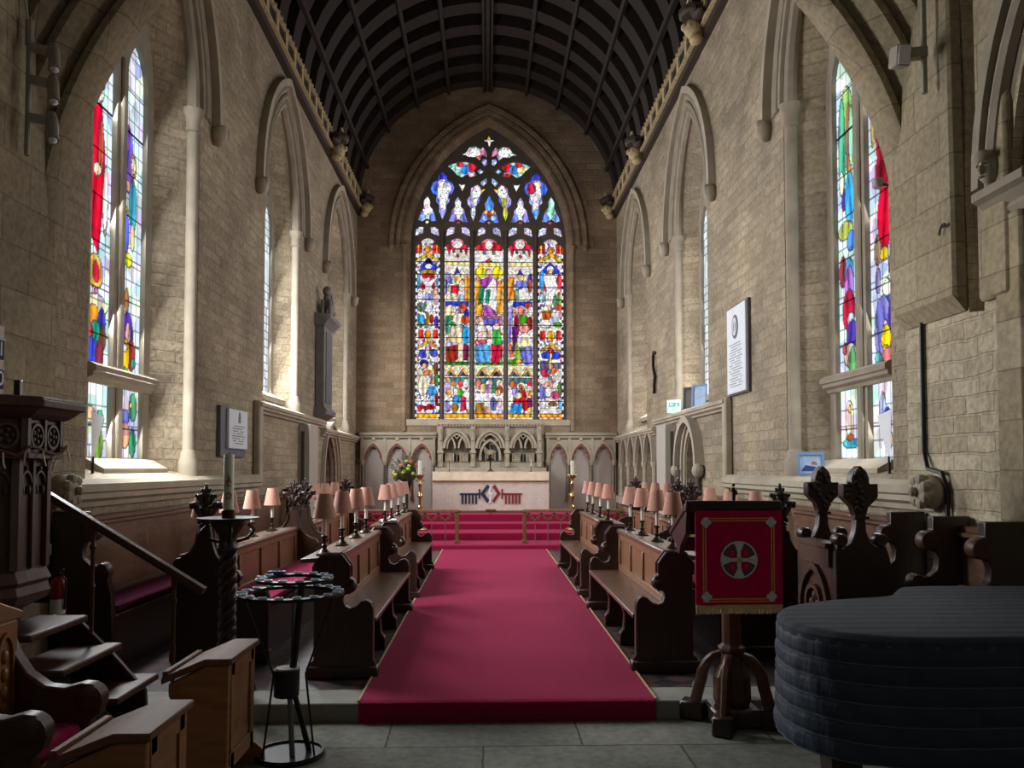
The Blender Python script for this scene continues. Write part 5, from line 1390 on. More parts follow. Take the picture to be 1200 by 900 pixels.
# things on the sills -------------------------------------------------------------------
def frame(lab, c, w, h, lean, yaw, mf, mi, art=None, cat='picture', name='picture_frame'):
    t = thing(name, lab, cat, c, yaw)
    th = .02
    lb = lambda u, v, d: Vector((u, -d + v * lean, v))
    mb = MB().band([(-w / 2, 0), (w / 2, 0), (w / 2, h), (-w / 2, h)], [(-w / 2 + .03, .03), (w / 2 - .03, .03), (w / 2 - .03, h - .03), (-w / 2 + .03, h - .03)], lb, 0, th + .008, True)
    mb.build('frame', mf, t)
    MB().mbox(lb, -w / 2 + .02, w / 2 - .02, .02, h - .02, 0, th - .006).build('picture', mi, t)
    if art:
        for pts, m in art:
            MB().prism(pts, lb, th - .006, th - .003).build('painted_shape', m, t, smooth=0)
    return t
M['bluef'] = mat('blue_frame', '#6c86a8', .5, .1, 8, .02); M['sky'] = mat('blue_print', '#9fb9dc', .5, .2, 9, 0); M['bluep'] = mat('deep_blue_print', '#2c3f78', .5, .2, 9, 0); M['orangep'] = mat('orange_print', '#a8623a', .5, .2, 9, 0)
frame('blue-framed print standing on the sill behind the clergy desk finials', (3.22, 7.98, 1.425), .26, .24, .12, R(-20), 'bluef', 'sky',
      [([(-.09, .05), (.02, .05), (.05, .09), (-.05, .11)], 'bluep'), ([(.0, .12), (.06, .11), (.05, .14), (.02, .15)], 'orangep')])
frame('dark-framed picture leaning on the high ledge above the priest doorway', (3.22, 12.62, 2.42), .30, .36, .10, R(-38), 'black', 'greyd')
frame('pale blue glazed frame on the high ledge beside the dark-framed picture', (3.22, 12.18, 2.42), .26, .36, .10, R(-42), 'bluef', 'sky')
t = thing('exit_sign', 'pale acrylic exit sign with a green band standing on the high ledge', 'sign', (3.10, 13.35, 2.42), R(-35))
M['acrylic'] = mat('pale_acrylic', '#b9d3dc', .25, .05, 8, 0); M['greenp'] = mat('exit_green', '#2fa878', .5, .05, 8, 0)
lb = lambda u, v, d: Vector((u, -d, v))
MB().mbox(lb, -.12, .12, .0, .22, 0, .012).build('panel', 'acrylic', t)
mb = MB().mbox(lb, -.08, .10, .11, .17, .012, .015)
mb.build('green_band', 'greenp', t, smooth=0)
mb = MB().prism([(-.07, .14), (-.04, .165), (-.04, .148), (.0, .148), (.0, .132), (-.04, .132), (-.04, .115)], lb, .015, .018)
mb.ball(lb(.05, .158, .016), (.008, .003, .008), 6); mb.prism([(.03, .115), (.045, .15), (.06, .15), (.075, .118), (.06, .13), (.045, .115)], lb, .015, .018)
mb.build('pictogram', 'white', t, smooth=0)
for mp, u, q in ((mpR, 6.62, 'framed print'), (mpL, 6.95, 'pulpit')):
    t = thing('reflector', 'grey triangular sheet standing on the window sill on the %s side' % ('piano' if mp is mpR else 'pulpit'), 'reflector', tuple(mp(u, 1.44, -.15)), world=True, group='grey sheets in the near windows')
    mb = MB()
    A = [mp(u + .22, 1.95, -.20), mp(u - .12, 1.98, -.14), mp(u - .10, 1.55, -.14)]
    B = [p + Vector((0, .02, 0)) for p in A]
    mb.loft([A, B], True, True)
    mb.build('sheet', 'white', t)
    MB().tube([mp(u - .08, 1.43, -.14), mp(u - .08, 1.6, -.14)], .012, 6).build('foot', 'iron', t)
# ================================================================== CARPET, RAILS, CANDLES
t = thing('carpet_runner', 'long crimson carpet runner up the middle of the chancel, draped over the step', 'carpet', (.14, 5.25, 0), world=True)
CX0, CX1 = -.815, 1.085
mb = MB()
prof = [(5.235, NZ + .002), (5.235, -.02), (5.245, .006), (5.265, .016), (5.30, .018), (14.99, .018), (14.99, .002), (5.268, .002), (5.262, -.004), (5.262, NZ + .002)]
mb.loft([[Vector((x, y, z)) for y, z in prof] for x in (CX0, CX1)], True, True)
mb.build('pile', 'carpet', t)
mb = MB()
for x in (CX0 - .004, CX1 + .004):
    mb.bar((x, 5.26, .012), (x, 14.99, .012), .014, .02)
mb.build('edge_binding', 'trimgold', t, label='pale gold bound edge')

def rail(x0, x1, xp, lab):
    t = thing('altar_rail', lab, 'rail', ((x0 + x1) / 2, 15.4, .09), world=True, group='altar rails')
    MB().box(x0, x1, 15.34, 15.46, .675, .725).build('handrail', 'oak', t, bevel=.01, seg=2)
    for xx in xp:
        MB().box(xx - .035, xx + .035, 15.36, 15.44, .09, .68).box(xx - .05, xx + .05, 15.33, 15.47, .09, .15).build('post', 'desktop', t, bevel=.008)
    mb = MB(); w_ = .255
    n = int(round((x1 - x0) / w_)); w_ = (x1 - x0) / n
    for i in range(n):
        a = x0 + i * w_
        mb.bar((a + .008, 15.4, .52), (a + w_ / 2, 15.4, .655), .03, .028); mb.bar((a + w_ / 2, 15.4, .655), (a + w_ - .008, 15.4, .52), .03, .028)
        for k in range(3):
            mb.ball((a + w_ * (.3 + .2 * k), 15.4, .545 if k != 1 else .60), .018, 6)
    mb.build('zigzag_arcading', 'desktop', t)
    for i in range(1, n):
        MB().tube([(x0 + i * w_, 15.4, .09), (x0 + i * w_, 15.4, .53)], .009, 6).build('baluster', 'steel', t)
rail(-2.6, -.53, (-2.56, -.57), 'wooden altar rail with zigzag arches on the flower arrangement side')
rail(.67, 2.6, (.71, 2.56), 'wooden altar rail with zigzag arches on the piano side')
t = thing('gate_bar', 'slim brass bar closing the gap between the two altar rails', 'bar', (.07, 15.4, .66), world=True)
MB().bar((-.53, 15.4, .685), (.67, 15.4, .685), .05, .04).build('bar', 'desktop', t, bevel=.006)
MB().lathe([(.03, 0), (.03, .09)], (.07, 15.36, .66), 10, ax='Y').box(-.03, .17, 15.35, 15.38, .70, .73).build('catch', 'brass', t)

def tall_stick(x, lab):
    y, z0 = 16.6, .235
    t = thing('floor_candlestick', lab, 'candlestick', (x, y, z0), group='tall brass floor candlesticks')
    pr = [(.16, 0), (.16, .03), (.13, .05), (.06, .08), (.035, .13), (.05, .16), (.05, .19), (.025, .22), (.022, .42), (.05, .45), (.05, .49), (.022, .52), (.028, .66), (.055, .70), (.05, .74), (.02, .78), (.03, .90), (.045, .95), (.025, .99), (.03, 1.05), (.075, 1.09), (.08, 1.11), (.04, 1.12), (.04, 1.14)]
    MB().lathe(pr, n=16).build('stem', 'brass', t)
    MB().lathe([(.036, 1.13), (.036, 1.42), (.02, 1.425)], n=12).build('candle', 'candle', t)
    mb = MB().lathe([(.075, 1.10), (.085, 1.13), (.08, 1.13), (.07, 1.105)], n=14)
    for k in range(8):
        a = k * PI / 4; mb.ball((.085 * math.cos(a), .085 * math.sin(a), 1.13), .016, 6)
    mb.build('drip_pan', 'brass', t)
tall_stick(-1.37, 'tall brass candlestick with white candle beside the flower arrangement')
tall_stick(1.745, 'tall brass candlestick with white candle on the piano side of the altar')

t = thing('flower_arrangement', 'large green, lime and pink flower arrangement on a pedestal left of the altar', 'flowers', (-1.76, 17.9, .52))
MB().lathe([(.16, 0), (.16, .03), (.05, .06), (.03, .1), (.03, .52), (.07, .56), (.10, .62), (.12, .74), (.10, .76)], n=14).build('pedestal_vase', 'iron', t)
rnd = random.Random(3)
mb = MB()
for k in range(120):
    th = rnd.uniform(0, 2 * PI); ph = rnd.uniform(-.5, 1.35)
    d = Vector((math.cos(th) * math.cos(ph), math.sin(th) * math.cos(ph) * .7, math.sin(ph) * 1.1))
    r = rnd.uniform(.2, .40)
    p = Vector((0, 0, .88)) + d * r; L = rnd.uniform(.05, .09)
    s1 = d.cross(Vector((rnd.random(), rnd.random(), rnd.random()))).normalized() * L * .45
    b_ = p - d * L; q = p + d * L
    nn = d.cross(s1).normalized() * .006
    mb.loft([[b_ + nn, b_ - nn], [p + s1 + nn, p + s1 - nn], [q + nn, q - nn], [p - s1 + nn, p - s1 - nn]], True)
    if k % 3 == 0: mb.tube([Vector((0, 0, .8)), p], .004, 4)
mb.ball((0, 0, .88), (.22, .17, .22), 10)
mb.build('foliage', 'leaf', t)
for k in range(26):
    th = rnd.uniform(PI, 2 * PI) if k < 20 else rnd.uniform(0, PI); ph = rnd.uniform(-.35, 1.3)
    d = Vector((math.cos(th) * math.cos(ph), math.sin(th) * math.cos(ph) * .75, math.sin(ph)))
    p = Vector((0, 0, .88)) + d * rnd.uniform(.24, .36)
    mb = MB(); r = rnd.uniform(.035, .055)
    mb.ball(p, (r * .7, r * .7, r * .6), 8)
    for j in range(6):
        a = j * PI / 3; u_ = d.cross(Vector((0, 0, 1))).normalized(); v_ = d.cross(u_)
        mb.ball(p + (u_ * math.cos(a) + v_ * math.sin(a)) * r * .7, r * .42, 6)
    mb.build('bloom', ('lime_f', 'pinkf', 'lime_f', 'pinkf', 'candle')[k % 5] if k % 5 != 4 else 'lime_f', t)

# booklets on the far pulpit-side front desk
t = thing('booklet', 'open white and blue booklet on the far front desk, pulpit side', 'book', (-1.21, 9.98, .855))
mb = MB()
for q in (-1, 1):
    mb.loft([[Vector((q * (x), y, z)) for x, z in ((0, 0), (0, .012), (.05, .03), (.10, .022), (.10, .014), (.05, .02))] for y in (-.09, .09)], True, True)
mb.build('pages', 'white', t)
MB().box(-.105, .105, -.095, .095, -.003, .003).build('cover', 'navy', t)

# ================================================================== LECTERN with fall
t = thing('lectern', 'dark oak lectern on a four-legged pedestal, hung with a crimson fall', 'lectern', (1.56, 5.16, NZ), world=True)
LX, LYc = 1.555, 5.16
mb = MB().lathe([(.10, NZ + .10), (.12, NZ + .16), (.115, NZ + .30), (.075, NZ + .38), (.07, NZ + .44), (.085, NZ + .46), (.085, NZ + .48), (.062, NZ + .50), (.062, NZ + 1.18), (.10, NZ + 1.24)], (LX, LYc, 0), 8, a0=R(22.5))
mb.build('pedestal', 'darkh', t, smooth=0, bevel=.006)
MB().box(LX - .15, LX + .15, LYc - .15, LYc + .15, NZ + .01, NZ + .12).build('plinth', 'dark', t, bevel=.015)
for k, a in enumerate((-118, -28, 62, 152)):
    d = Vector((math.cos(R(a)), math.sin(R(a)), 0)); c = Vector((LX, LYc, 0))
    path = [(.06, .45), (.10, .435), (.145, .39), (.185, .32), (.20, .24), (.22, .17), (.24, .09)]
    rings = []
    n_ = Vector((-d.y, d.x, 0))
    for i, (r, z) in enumerate(path):
        w_ = .026; hh = .035
        p = c + d * r + Vector((0, 0, NZ + z))
        tx = Vector((d.x, d.y, .5)) if i < 3 else d
        rings.append([p + n_ * w_ * sx + d * hh * sz for sx, sz in ((-1, -1), (1, -1), (1.0, .4), (.5, 1), (-.5, 1), (-1.0, .4))])
    lg = MB().loft(rings, True, True).build('leg', 'darkh', t)
    p = c + d * .25
    MB().bar(p - d * .075 + Vector((0, 0, NZ + .06)), p + d * .075 + Vector((0, 0, NZ + .06)), .12, .12).build('foot_block', 'carved', lg, bevel=.01)
mb = MB()
mb.loft([[Vector((x, y, z)) for y, z in ((4.90, 1.235), (4.90, 1.275), (4.915, 1.285), (4.96, 1.28), (5.36, 1.10), (5.36, 1.06), (4.96, 1.235))] for x in (1.205, 1.79)], True, True)
mb.box(1.205, 1.79, 4.885, 4.91, 1.25, 1.305)
mb.build('desk_top', 'dark', t, bevel=.006)
mb = MB()
for x in (1.23, 1.77):
    mb.prism([(4.93, 1.24), (4.96, 1.24), (5.35, 1.07), (5.2, 1.0), (5.16, .96), (5.12, .96), (5.08, 1.02), (4.95, 1.10)], lambda u, v, d, x=x: Vector((x + d, u, v)), -.015, .015)
mb.box(1.22, 1.78, 5.10, 5.20, .98, 1.06)
mb.build('desk_bracket', 'dark', t, bevel=.004)
# banner (its own cloth)
bt = thing('lectern_fall', 'crimson fall with a Celtic cross roundel and gold fringe hanging from the lectern', 'banner', (1.53, 4.87, 1.24), world=True)
BX0, BX1, BZ0, BZ1 = 1.255, 1.785, .665, 1.245
mb = MB(); n = 24
def wav(x, z): return .006 * math.sin((x - BX0) * 22) * (BZ1 - z) / .6 + .004 * math.sin((x - BX0) * 9 + 1)
BY = 4.872
rows = []
zs = [BZ0 + (BZ1 - BZ0) * k / 10 for k in range(11)]
fr_ = [[Vector((BX0 + (BX1 - BX0) * i / n, BY - wav(BX0 + (BX1 - BX0) * i / n, z), z)) for i in range(n + 1)] for z in zs]
bk_ = [[p + Vector((0, .008, 0)) for p in r] for r in fr_]
mb.loft([f + list(reversed(b)) for f, b in zip(fr_, bk_)], True, True)
mb.build('cloth', 'banner', bt)
kx = (BX1 - BX0) / (913 - 812.); kz = (BZ1 - BZ0) / (711 - 603.)
bx = lambda x: BX0 + (x - 812) * kx
bz = lambda y: BZ1 - (y - 603) * kz
bmp = lambda u, v, d: Vector((u, BY - wav(u, v) - d, v))
mb = MB()
for (x0, y0, x1, y1) in ((820, 611, 904, 615), (820, 701, 904, 705), (820, 611, 824, 705), (900, 611, 904, 705)):
    steps = 10
    for i in range(steps):
        if x1 - x0 > y1 - y0:
            a, b = x0 + (x1 - x0) * i / steps, x0 + (x1 - x0) * (i + 1) / steps
            mb.mbox(bmp, bx(a), bx(b), bz(y0 + 1.3), bz(y0), .0, .004); mb.mbox(bmp, bx(a), bx(b), bz(y1), bz(y1 - 1.3), .0, .004)
        else:
            a, b = y0 + (y1 - y0) * i / steps, y0 + (y1 - y0) * (i + 1) / steps
            mb.mbox(bmp, bx(x0), bx(x0 + 1.3), bz(b), bz(a), .0, .004); mb.mbox(bmp, bx(x1 - 1.3), bx(x1), bz(b), bz(a), .0, .004)
mb.build('gold_border', 'gold', bt, smooth=0)
for x in (824, 900):
    for y in (616, 699):
        mb = MB()
        for k in range(4):
            mb.prism(ell(bx(x) + .017 * math.cos(k * PI / 2), bz(y) + .017 * math.sin(k * PI / 2), .015, .015, 10), bmp, .003, .007)
        mb.prism(ell(bx(x), bz(y), .012, .012, 8), bmp, .004, .009)
        mb.build('corner_quatrefoil', 'silver', bt, smooth=0)
cx_, cz_ = bx(862), bz(658); rr = .113
MB().prism(ell(cx_, cz_, rr, rr, 32), bmp, .001, .005).build('roundel_ground', 'greyemb', bt, smooth=0)
mb = MB(); mb.band(ell(cx_, cz_, rr, rr, 32), ell(cx_, cz_, rr - .009, rr - .009, 32), bmp, .004, .008, True)
mb.build('roundel_ring', 'silver', bt, smooth=0)
for k in range(4):
    a = R(45 + 90 * k)
    p = (cx_ + .058 * math.cos(a), cz_ + .058 * math.sin(a))
    MB().prism(ell(p[0], p[1], .027, .027, 16), bmp, .005, .010).build('quadrant', 'banner', bt, smooth=0)
    text_mesh('numeral', {1: '2', 0: '0', 2: '0', 3: '0'}[k], .036, bmp(p[0], p[1], .015) - OFF[bt.name], (R(90), 0, 0), 'numred', bt, .004)
mb = MB()
for k in range(4):
    c_, s_ = math.cos(k * PI / 2), math.sin(k * PI / 2)
    L = [(0.008, .012), (.05, .010), (.08, .022), (.103, .034), (.108, .0), (.103, -.034), (.08, -.022), (.05, -.010), (.008, -.012)]
    mb.prism([(cx_ + x * c_ - y * s_, cz_ + x * s_ + y * c_) for x, y in L], bmp, .007, .013)
mb.build('cross', 'silver', bt, smooth=0)
mb = MB(); mb.prism([(cx_ + (.022 if k % 2 else .012) * math.cos(k * PI / 4 + PI / 4), cz_ + (.022 if k % 2 else .012) * math.sin(k * PI / 4 + PI / 4)) for k in range(8)], bmp, .012, .016)
mb.build('cross_centre', 'gold', bt, smooth=0)
mb = MB()
for i in range(72):
    x = BX0 + (BX1 - BX0) * (i + .5) / 72; z = BZ0 + .012
    mb.bar(bmp(x, z, .002), bmp(x + random.uniform(-.002, .002), BZ0 - .038 + random.uniform(-.003, .003), .0), .0065, .006, up=(0, 1, 0))
mb.mbox(bmp, BX0, BX1, BZ0 - .002, BZ0 + .014, -.002, .006)
mb.build('fringe', 'fringe', bt)
t = thing('statuette', 'small dark figure on a base standing on the top of the lectern', 'figurine', (1.51, 4.94, 1.284))
MB().lathe([(.035, 0), (.035, .012), (.02, .02)], n=8).build('base', 'bronze', t)
mb = MB().tube([(0, 0, .015), (.003, 0, .06), (0, 0, .10)], [.010, .014, .010], 8).ball((0, 0, .115), .012, 8).tube([(.0, 0, .09), (-.02, 0, .075), (-.026, 0, .10)], .005, 6).tube([(.0, 0, .09), (.018, 0, .08), (.022, 0, .055)], .005, 6)
mb.build('figure', 'bronze', t)

# ================================================================== GRAND PIANO under its cover
t = thing('grand_piano', 'grand piano under a quilted dark navy cover', 'piano', (2.0, 3.4, NZ), world=True)
front = [(2.9, 2.84), (2.4, 2.84), (1.91, 2.85), (1.7, 2.845), (1.5, 2.86), (1.38, 2.895), (1.29, 2.95), (1.22, 3.04), (1.185, 3.16), (1.195, 3.30), (1.23, 3.42), (1.30, 3.53), (1.40, 3.615), (1.55, 3.70), (1.71, 3.76), (1.85, 3.80), (1.95, 3.87), (2.03, 4.0), (2.12, 4.10), (2.3, 4.14), (2.6, 4.13), (2.9, 4.12)]
# resample smooth
def catmull(P, n=4):
    out = []
    for i in range(len(P) - 1):
        p0, p1, p2, p3 = [Vector((*P[max(0, min(len(P) - 1, j))], 0)) for j in (i - 1, i, i + 1, i + 2)]
        for k in range(n):
            s_ = k / n
            q = .5 * ((2 * p1) + (p2 - p0) * s_ + (2 * p0 - 5 * p1 + 4 * p2 - p3) * s_ ** 2 + (3 * p1 - p0 - 3 * p2 + p3) * s_ ** 3)
            out.append((q.x, q.y))
    return out + [P[-1]]
OL = catmull(front, 4) + [(2.93, 4.0), (2.95, 3.5), (2.93, 2.95)]
nO = len(OL); ZT = .90
nrm = []
for i in range(nO):
    a, b = OL[i - 1], OL[(i + 1) % nO]
    d = Vector((b[0] - a[0], b[1] - a[1])).normalized(); nrm.append((-d.y, d.x) if False else (d.y, -d.x))
cc = (2.1, 3.45)
nrm = [(nx, ny) if nx * (x - cc[0]) + ny * (y - cc[1]) > 0 else (-nx, -ny) for (nx, ny), (x, y) in zip(nrm, OL)]
rings = []
bands = 6; H = .42
rnd = random.Random(5)
cumul = [0]
for i in range(nO - 1): cumul.append(cumul[-1] + math.dist(OL[i], OL[i + 1]))
for j in range(bands * 5 + 1):
    q = j / 5; z = ZT - .035 - H * j / (bands * 5)
    puff = .006 * min(1, 3 * abs(math.sin(PI * (q % 1)))) if q % 1 else 0
    rings.append([Vector((x + nx * (puff + .012 * q / bands + .004 * math.sin(cumul[i] * 31 + j * .7) * (j / 30) + .003 * math.sin(cumul[i] * 74 + q * 2.1)),
                          y + ny * (puff + .012 * q / bands + .004 * math.sin(cumul[i] * 31 + j * .7) * (j / 30) + .003 * math.sin(cumul[i] * 74 + q * 2.1)), z)) for i, ((x, y), (nx, ny)) in enumerate(zip(OL, nrm))])
mb = MB().loft(list(reversed(rings)), True, False)
mb.build('cover_skirt', 'cover', t, smooth=50)
M['seam'] = mat('seam_piping', '#46525f', .7, .15, 20, .1)
for j in range(0, bands * 5 + 1, 5):
    MB().tube(rings[j], .0032, 5, False).build('seam', 'seam', t)
mb = MB()
R2 = []
for k, ins, z in ((0, -.004, ZT - .045), (1, -.004, ZT - .02), (2, .012, ZT - .004), (3, .04, ZT)):
    R2.append([Vector((x - nx * ins, y - ny * ins, z)) for (x, y), (nx, ny) in zip(OL, nrm)])
mb.loft(R2, True, False)
xs0 = [(p.x, p.y) for p in R2[-1]]
tri = tessellate_polygon([[Vector((x, y, 0)) for x, y in xs0]])
vv = [mb.v((x, y, ZT)) for x, y in xs0]
for q in tri: mb.f([vv[i] for i in q])
bmesh.ops.remove_doubles(mb.bm, verts=mb.bm.verts, dist=1e-5)
def quilt_top():
    m, nt, b = new_mat('quilted_cover_top')
    tc = nd(nt, 'ShaderNodeTexCoord')
    w_ = nd(nt, 'ShaderNodeTexWave', wave_type='BANDS', bands_direction='Y'); w_.inputs['Scale'].default_value = 3.2; w_.inputs['Distortion'].default_value = 1.2; w_.inputs['Detail Scale'].default_value = 1.5
    nt.links.new(tc.outputs['Object'], w_.inputs['Vector'])
    n = nd(nt, 'ShaderNodeTexNoise'); n.inputs['Scale'].default_value = 18
    nt.links.new(tc.outputs['Object'], n.inputs['Vector'])
    c = hexc('#2b333d')
    nt.links.new(ramp(nt, n.outputs['Fac'], [(.3, mul(c, .85)), (.7, mul(c, 1.15))]), b.inputs['Base Color'])
    b.inputs['Roughness'].default_value = .8; b.inputs['Specular IOR Level'].default_value = .3
    a = nd(nt, 'ShaderNodeMath', operation='MULTIPLY_ADD'); a.inputs[1].default_value = .3
    nt.links.new(n.outputs['Fac'], a.inputs[0]); nt.links.new(w_.outputs['Fac'], a.inputs[2])
    bp = nd(nt, 'ShaderNodeBump'); bp.inputs['Strength'].default_value = .10; bp.inputs['Distance'].default_value = .02
    nt.links.new(a.outputs[0], bp.inputs['Height']); nt.links.new(bp.outputs[0], b.inputs['Normal'])
    return m
M['covertop'] = quilt_top()
mb.build('cover_top', 'covertop', t, smooth=40)
sh = [(x - nx * .05, y - ny * .05) for (x, y), (nx, ny) in zip(OL, nrm)]
MB().prism(sh, lambda u, v, d: Vector((u, v, d)), .50, .86).build('case', 'black', t)
for x, y in ((1.36, 3.12), (2.75, 2.98), (2.75, 3.98)):
    MB().loft([[Vector((x + a * w_, y + b * w_, z)) for a, b in ((-1, -1), (1, -1), (1, 1), (-1, 1))] for z, w_ in ((.52, .065), (.40, .06), (NZ + .09, .04), (NZ + .08, .05), (NZ + .06, .05))], True, True).lathe([(.0, 0), (.03, 0), (.03, .03), (0, .03)], (x, y - .015, NZ + .035), 10, ax='Y').build('leg', 'dark', t, bevel=.004)

# ================================================================== PULPIT AND STAIR
t = thing('pulpit', 'dark oak polygonal pulpit with traceried panels at the left edge', 'pulpit', (-2.9, 4.65, NZ), world=True)
PC = (-2.95, 4.68)
def octo(r, z):
    return [Vector((max(-3.14, PC[0] + r * math.cos(R(22.5 + 45 * k))), PC[1] + r * math.sin(R(22.5 + 45 * k)), z)) for k in range(8)]
MB().loft([octo(.395, .90), octo(.395, 1.54), octo(.46, 1.56), octo(.46, 1.80)], True, True).build('body', 'pulpit', t, bevel=.006)
MB().loft([octo(r, z) for r, z in ((.46, 1.77), (.50, 1.78), (.535, 1.80), (.57, 1.83), (.60, 1.835), (.605, 1.87), (.59, 1.875), (.59, 1.89), (.4, 1.89))], True, True).build('cornice', 'pulpit', t, smooth=0, bevel=.004)
MB().loft([octo(r, z) for r, z in ((.30, .70), (.42, .76), (.435, .80), (.42, .85), (.44, .87), (.41, .93), (.395, .95))], True, True).build('base_moulding', 'pulpit', t, smooth=0, bevel=.004)
MB().loft([octo(r, z) for r, z in ((.36, NZ), (.36, NZ + .12), (.26, NZ + .18), (.26, .5), (.30, .71))], True, True).build('pedestal', 'dark', t, smooth=0)
for k in (5, 6, 7, 0):
    for upper in (False, True):
        o5 = octo(.46 if upper else .395, 0)
        a, b = o5[k % 8], o5[(k + 1) % 8]
        d = (b - a); Lf = d.length
        if Lf < .1: continue
        d.normalize(); nrm_ = Vector((d.y, -d.x, 0))
        if nrm_.dot(a - Vector((*PC, 0))) < 0: nrm_ = -nrm_
        mpF = lambda u, v, q, a=a, d=d, n=nrm_: Vector((a.x + d.x * u + n.x * q, a.y + d.y * u + n.y * q, v))
        mb = MB()
        if upper:
            mb.mbox(mpF, -.012, .025, 1.56, 1.78, -.01, .022); mb.mbox(mpF, Lf - .025, Lf + .012, 1.56, 1.78, -.01, .022)
            mb.mbox(mpF, Lf / 2 - .012, Lf / 2 + .012, 1.56, 1.78, 0, .02); mb.mbox(mpF, 0, Lf, 1.555, 1.585, 0, .025)
            for c in (Lf * .27, Lf * .73):
                w_ = Lf * .19
                mb.band(ell(c, 1.68, w_, .075, 14), ell(c, 1.68, w_ - .015, .055, 14), mpF, 0, .02, True)
                for q in range(5): mb.ball(mpF(c + .034 * math.cos(q * 1.26), 1.68 + .034 * math.sin(q * 1.26), .008), (.014, .014, .016), 6)
                mb.ball(mpF(c, 1.68, .012), .012, 6)
            mb.build('tracery_band', 'pulpit', t, bevel=.002)
        else:
            mb.mbox(mpF, -.012, .028, .94, 1.56, -.01, .028); mb.mbox(mpF, Lf - .028, Lf + .012, .94, 1.56, -.01, .028)
            mb.mbox(mpF, Lf / 2 - .014, Lf / 2 + .014, .94, 1.56, 0, .022)
            for c in (Lf * .27, Lf * .73):
                w_ = Lf * .19
                mb.band(arc_pts(w_, w_ * 1.3, 6, c, 1.42), arc_pts(w_ - .014, w_ * 1.3 - .018, 6, c, 1.42), mpF, 0, .02)
                for q in (-1, 1):
                    mb.ball(mpF(c + q * w_ * .55, 1.38, .01), (.014, .012, .028), 6); mb.mbox(mpF, c + q * w_ - .006, c + q * w_ + .006, .95, 1.42, 0, .014)
                mb.ball(mpF(c, 1.5, .01), (.016, .014, .016), 6)
            mb.build('traceried_panel', 'pulpit', t, bevel=.002)
MB().box(-2.62, -2.585, 4.55, 4.585, 1.88, 1.99).build('post', 'dark', t, bevel=.004)
g = thing('twig_garland', 'thin pale twisted twig garland tied round the top of the pulpit', 'garland', (-2.5, 4.4, 1.6), world=True)
o6 = octo(.50, 1.60); path = []
for k in range(5, 9):
    a, b = o6[k % 8], o6[(k + 1) % 8]
    for i in range(6):
        p = a.lerp(b, i / 6); path.append(p + Vector((0, 0, .03 * math.sin(i * 1.05 + k) + .012 * math.sin(i * 5))))
MB().tube(path, .008, 6).build('twig', 'desktop', g)
mb = MB()
for i, p in enumerate(path[::2]):
    mb = MB()
    mb.tube([p, p + Vector((.02 * math.sin(i * 3), -.015, -.05 + .02 * math.cos(i * 2))), p + Vector((.03 * math.sin(i * 3), -.01, -.09))], .005, 5)
    mb.build('tendril', 'candle', g)

t = thing('pulpit_stair', 'short open wooden stair with a sloping handrail leading up to the pulpit', 'stair', (-2.2, 4.75, NZ), world=True)
for x, z, y0, y1 in ((-2.085, .20, 4.70, 5.28), (-2.265, .42, 4.45, 5.16), (-2.40, .62, 4.38, 5.0)):
    w_ = .34 if z < .6 else .3
    MB().box(x - w_, x, y0, y1, z - .04, z).build('tread', 'desktop' if False else 'darkh', t, bevel=.010, seg=2)
MB().box(-2.43, -2.40, 4.7, 5.15, NZ, .16).box(-2.58, -2.55, 4.5, 5.1, NZ, .38).build('riser', 'dark', t)
MB().prism([(-2.08, NZ), (-2.2, NZ), (-2.68, .36), (-2.68, .60), (-2.5, .56), (-2.3, .36), (-2.1, .14)], lambda u, v, d: Vector((u, 5.10 + d, v)), 0, .04).build('stringer', 'dark', t, bevel=.006)
mb = MB()
ha, hb = Vector((-1.755, 5.12, .74)), Vector((-2.78, 5.12, 1.37))
dd = (hb - ha).normalized(); nn = dd.cross(Vector((0, 1, 0))).normalized()
rg = []
for p in (ha, hb):
    rg.append([p + Vector((0, q * .03, 0)) + nn * w_ for q, w_ in ((-1, -.022), (1, -.022), (1.1, .008), (.6, .026), (-.6, .026), (-1.1, .008))])
mb.loft(rg, True, True)
mb.build('handrail', 'darkh', t, bevel=.003)
for x, z0, z1 in ((-2.44, .36, 1.15), (-1.94, NZ, .84)):
    Lb = z1 - z0
    pr = [(.022, 0), (.022, .06), (.012, .08), (.020, .10), (.012, .12), (.014, Lb * .5), (.020, Lb * .52), (.012, Lb * .55), (.013, Lb * .8), (.022, Lb * .83), (.012, Lb * .86), (.018, Lb - .05), (.018, Lb)]
    MB().lathe(pr, (x, 5.12, z0), 10).build('baluster', 'darkh', t)

# extinguisher, notice, switches, hymn board
t = thing('fire_extinguisher', 'red fire extinguisher beside the dark stall end, behind the pulpit stair', 'extinguisher', (-2.905, 5.62, .47), world=True)
ex0 = Vector((-2.905, 5.62, .47))
MB().lathe([(0.0, .0), (.045, .0), (.05, .012), (.05, .24), (.04, .275), (.018, .29), (.016, .31)], ex0, 16).build('cylinder', 'red', t)
mb = MB().lathe([(.02, .30), (.02, .33), (.01, .335)], ex0, 8).bar(ex0 + Vector((-.01, 0, .335)), ex0 + Vector((.05, -.03, .35)), .014, .010).bar(ex0 + Vector((-.01, 0, .32)), ex0 + Vector((.05, -.03, .315)), .012, .008)
mb.tube([ex0 + Vector((.02, 0, .31)), ex0 + Vector((.06, -.02, .28)), ex0 + Vector((.058, -.02, .12)), ex0 + Vector((.055, -.02, .08))], .008, 6)
mb.build('valve', 'black', t)
mb = MB()
rg = [[ex0 + Vector((.0512 * math.cos(R(a)), .0512 * math.sin(R(a)), z)) for a in range(-130, 1, 13)] for z in (.05, .15)]
mb.loft(rg, False); mb.build('label_sticker', 'white', t)
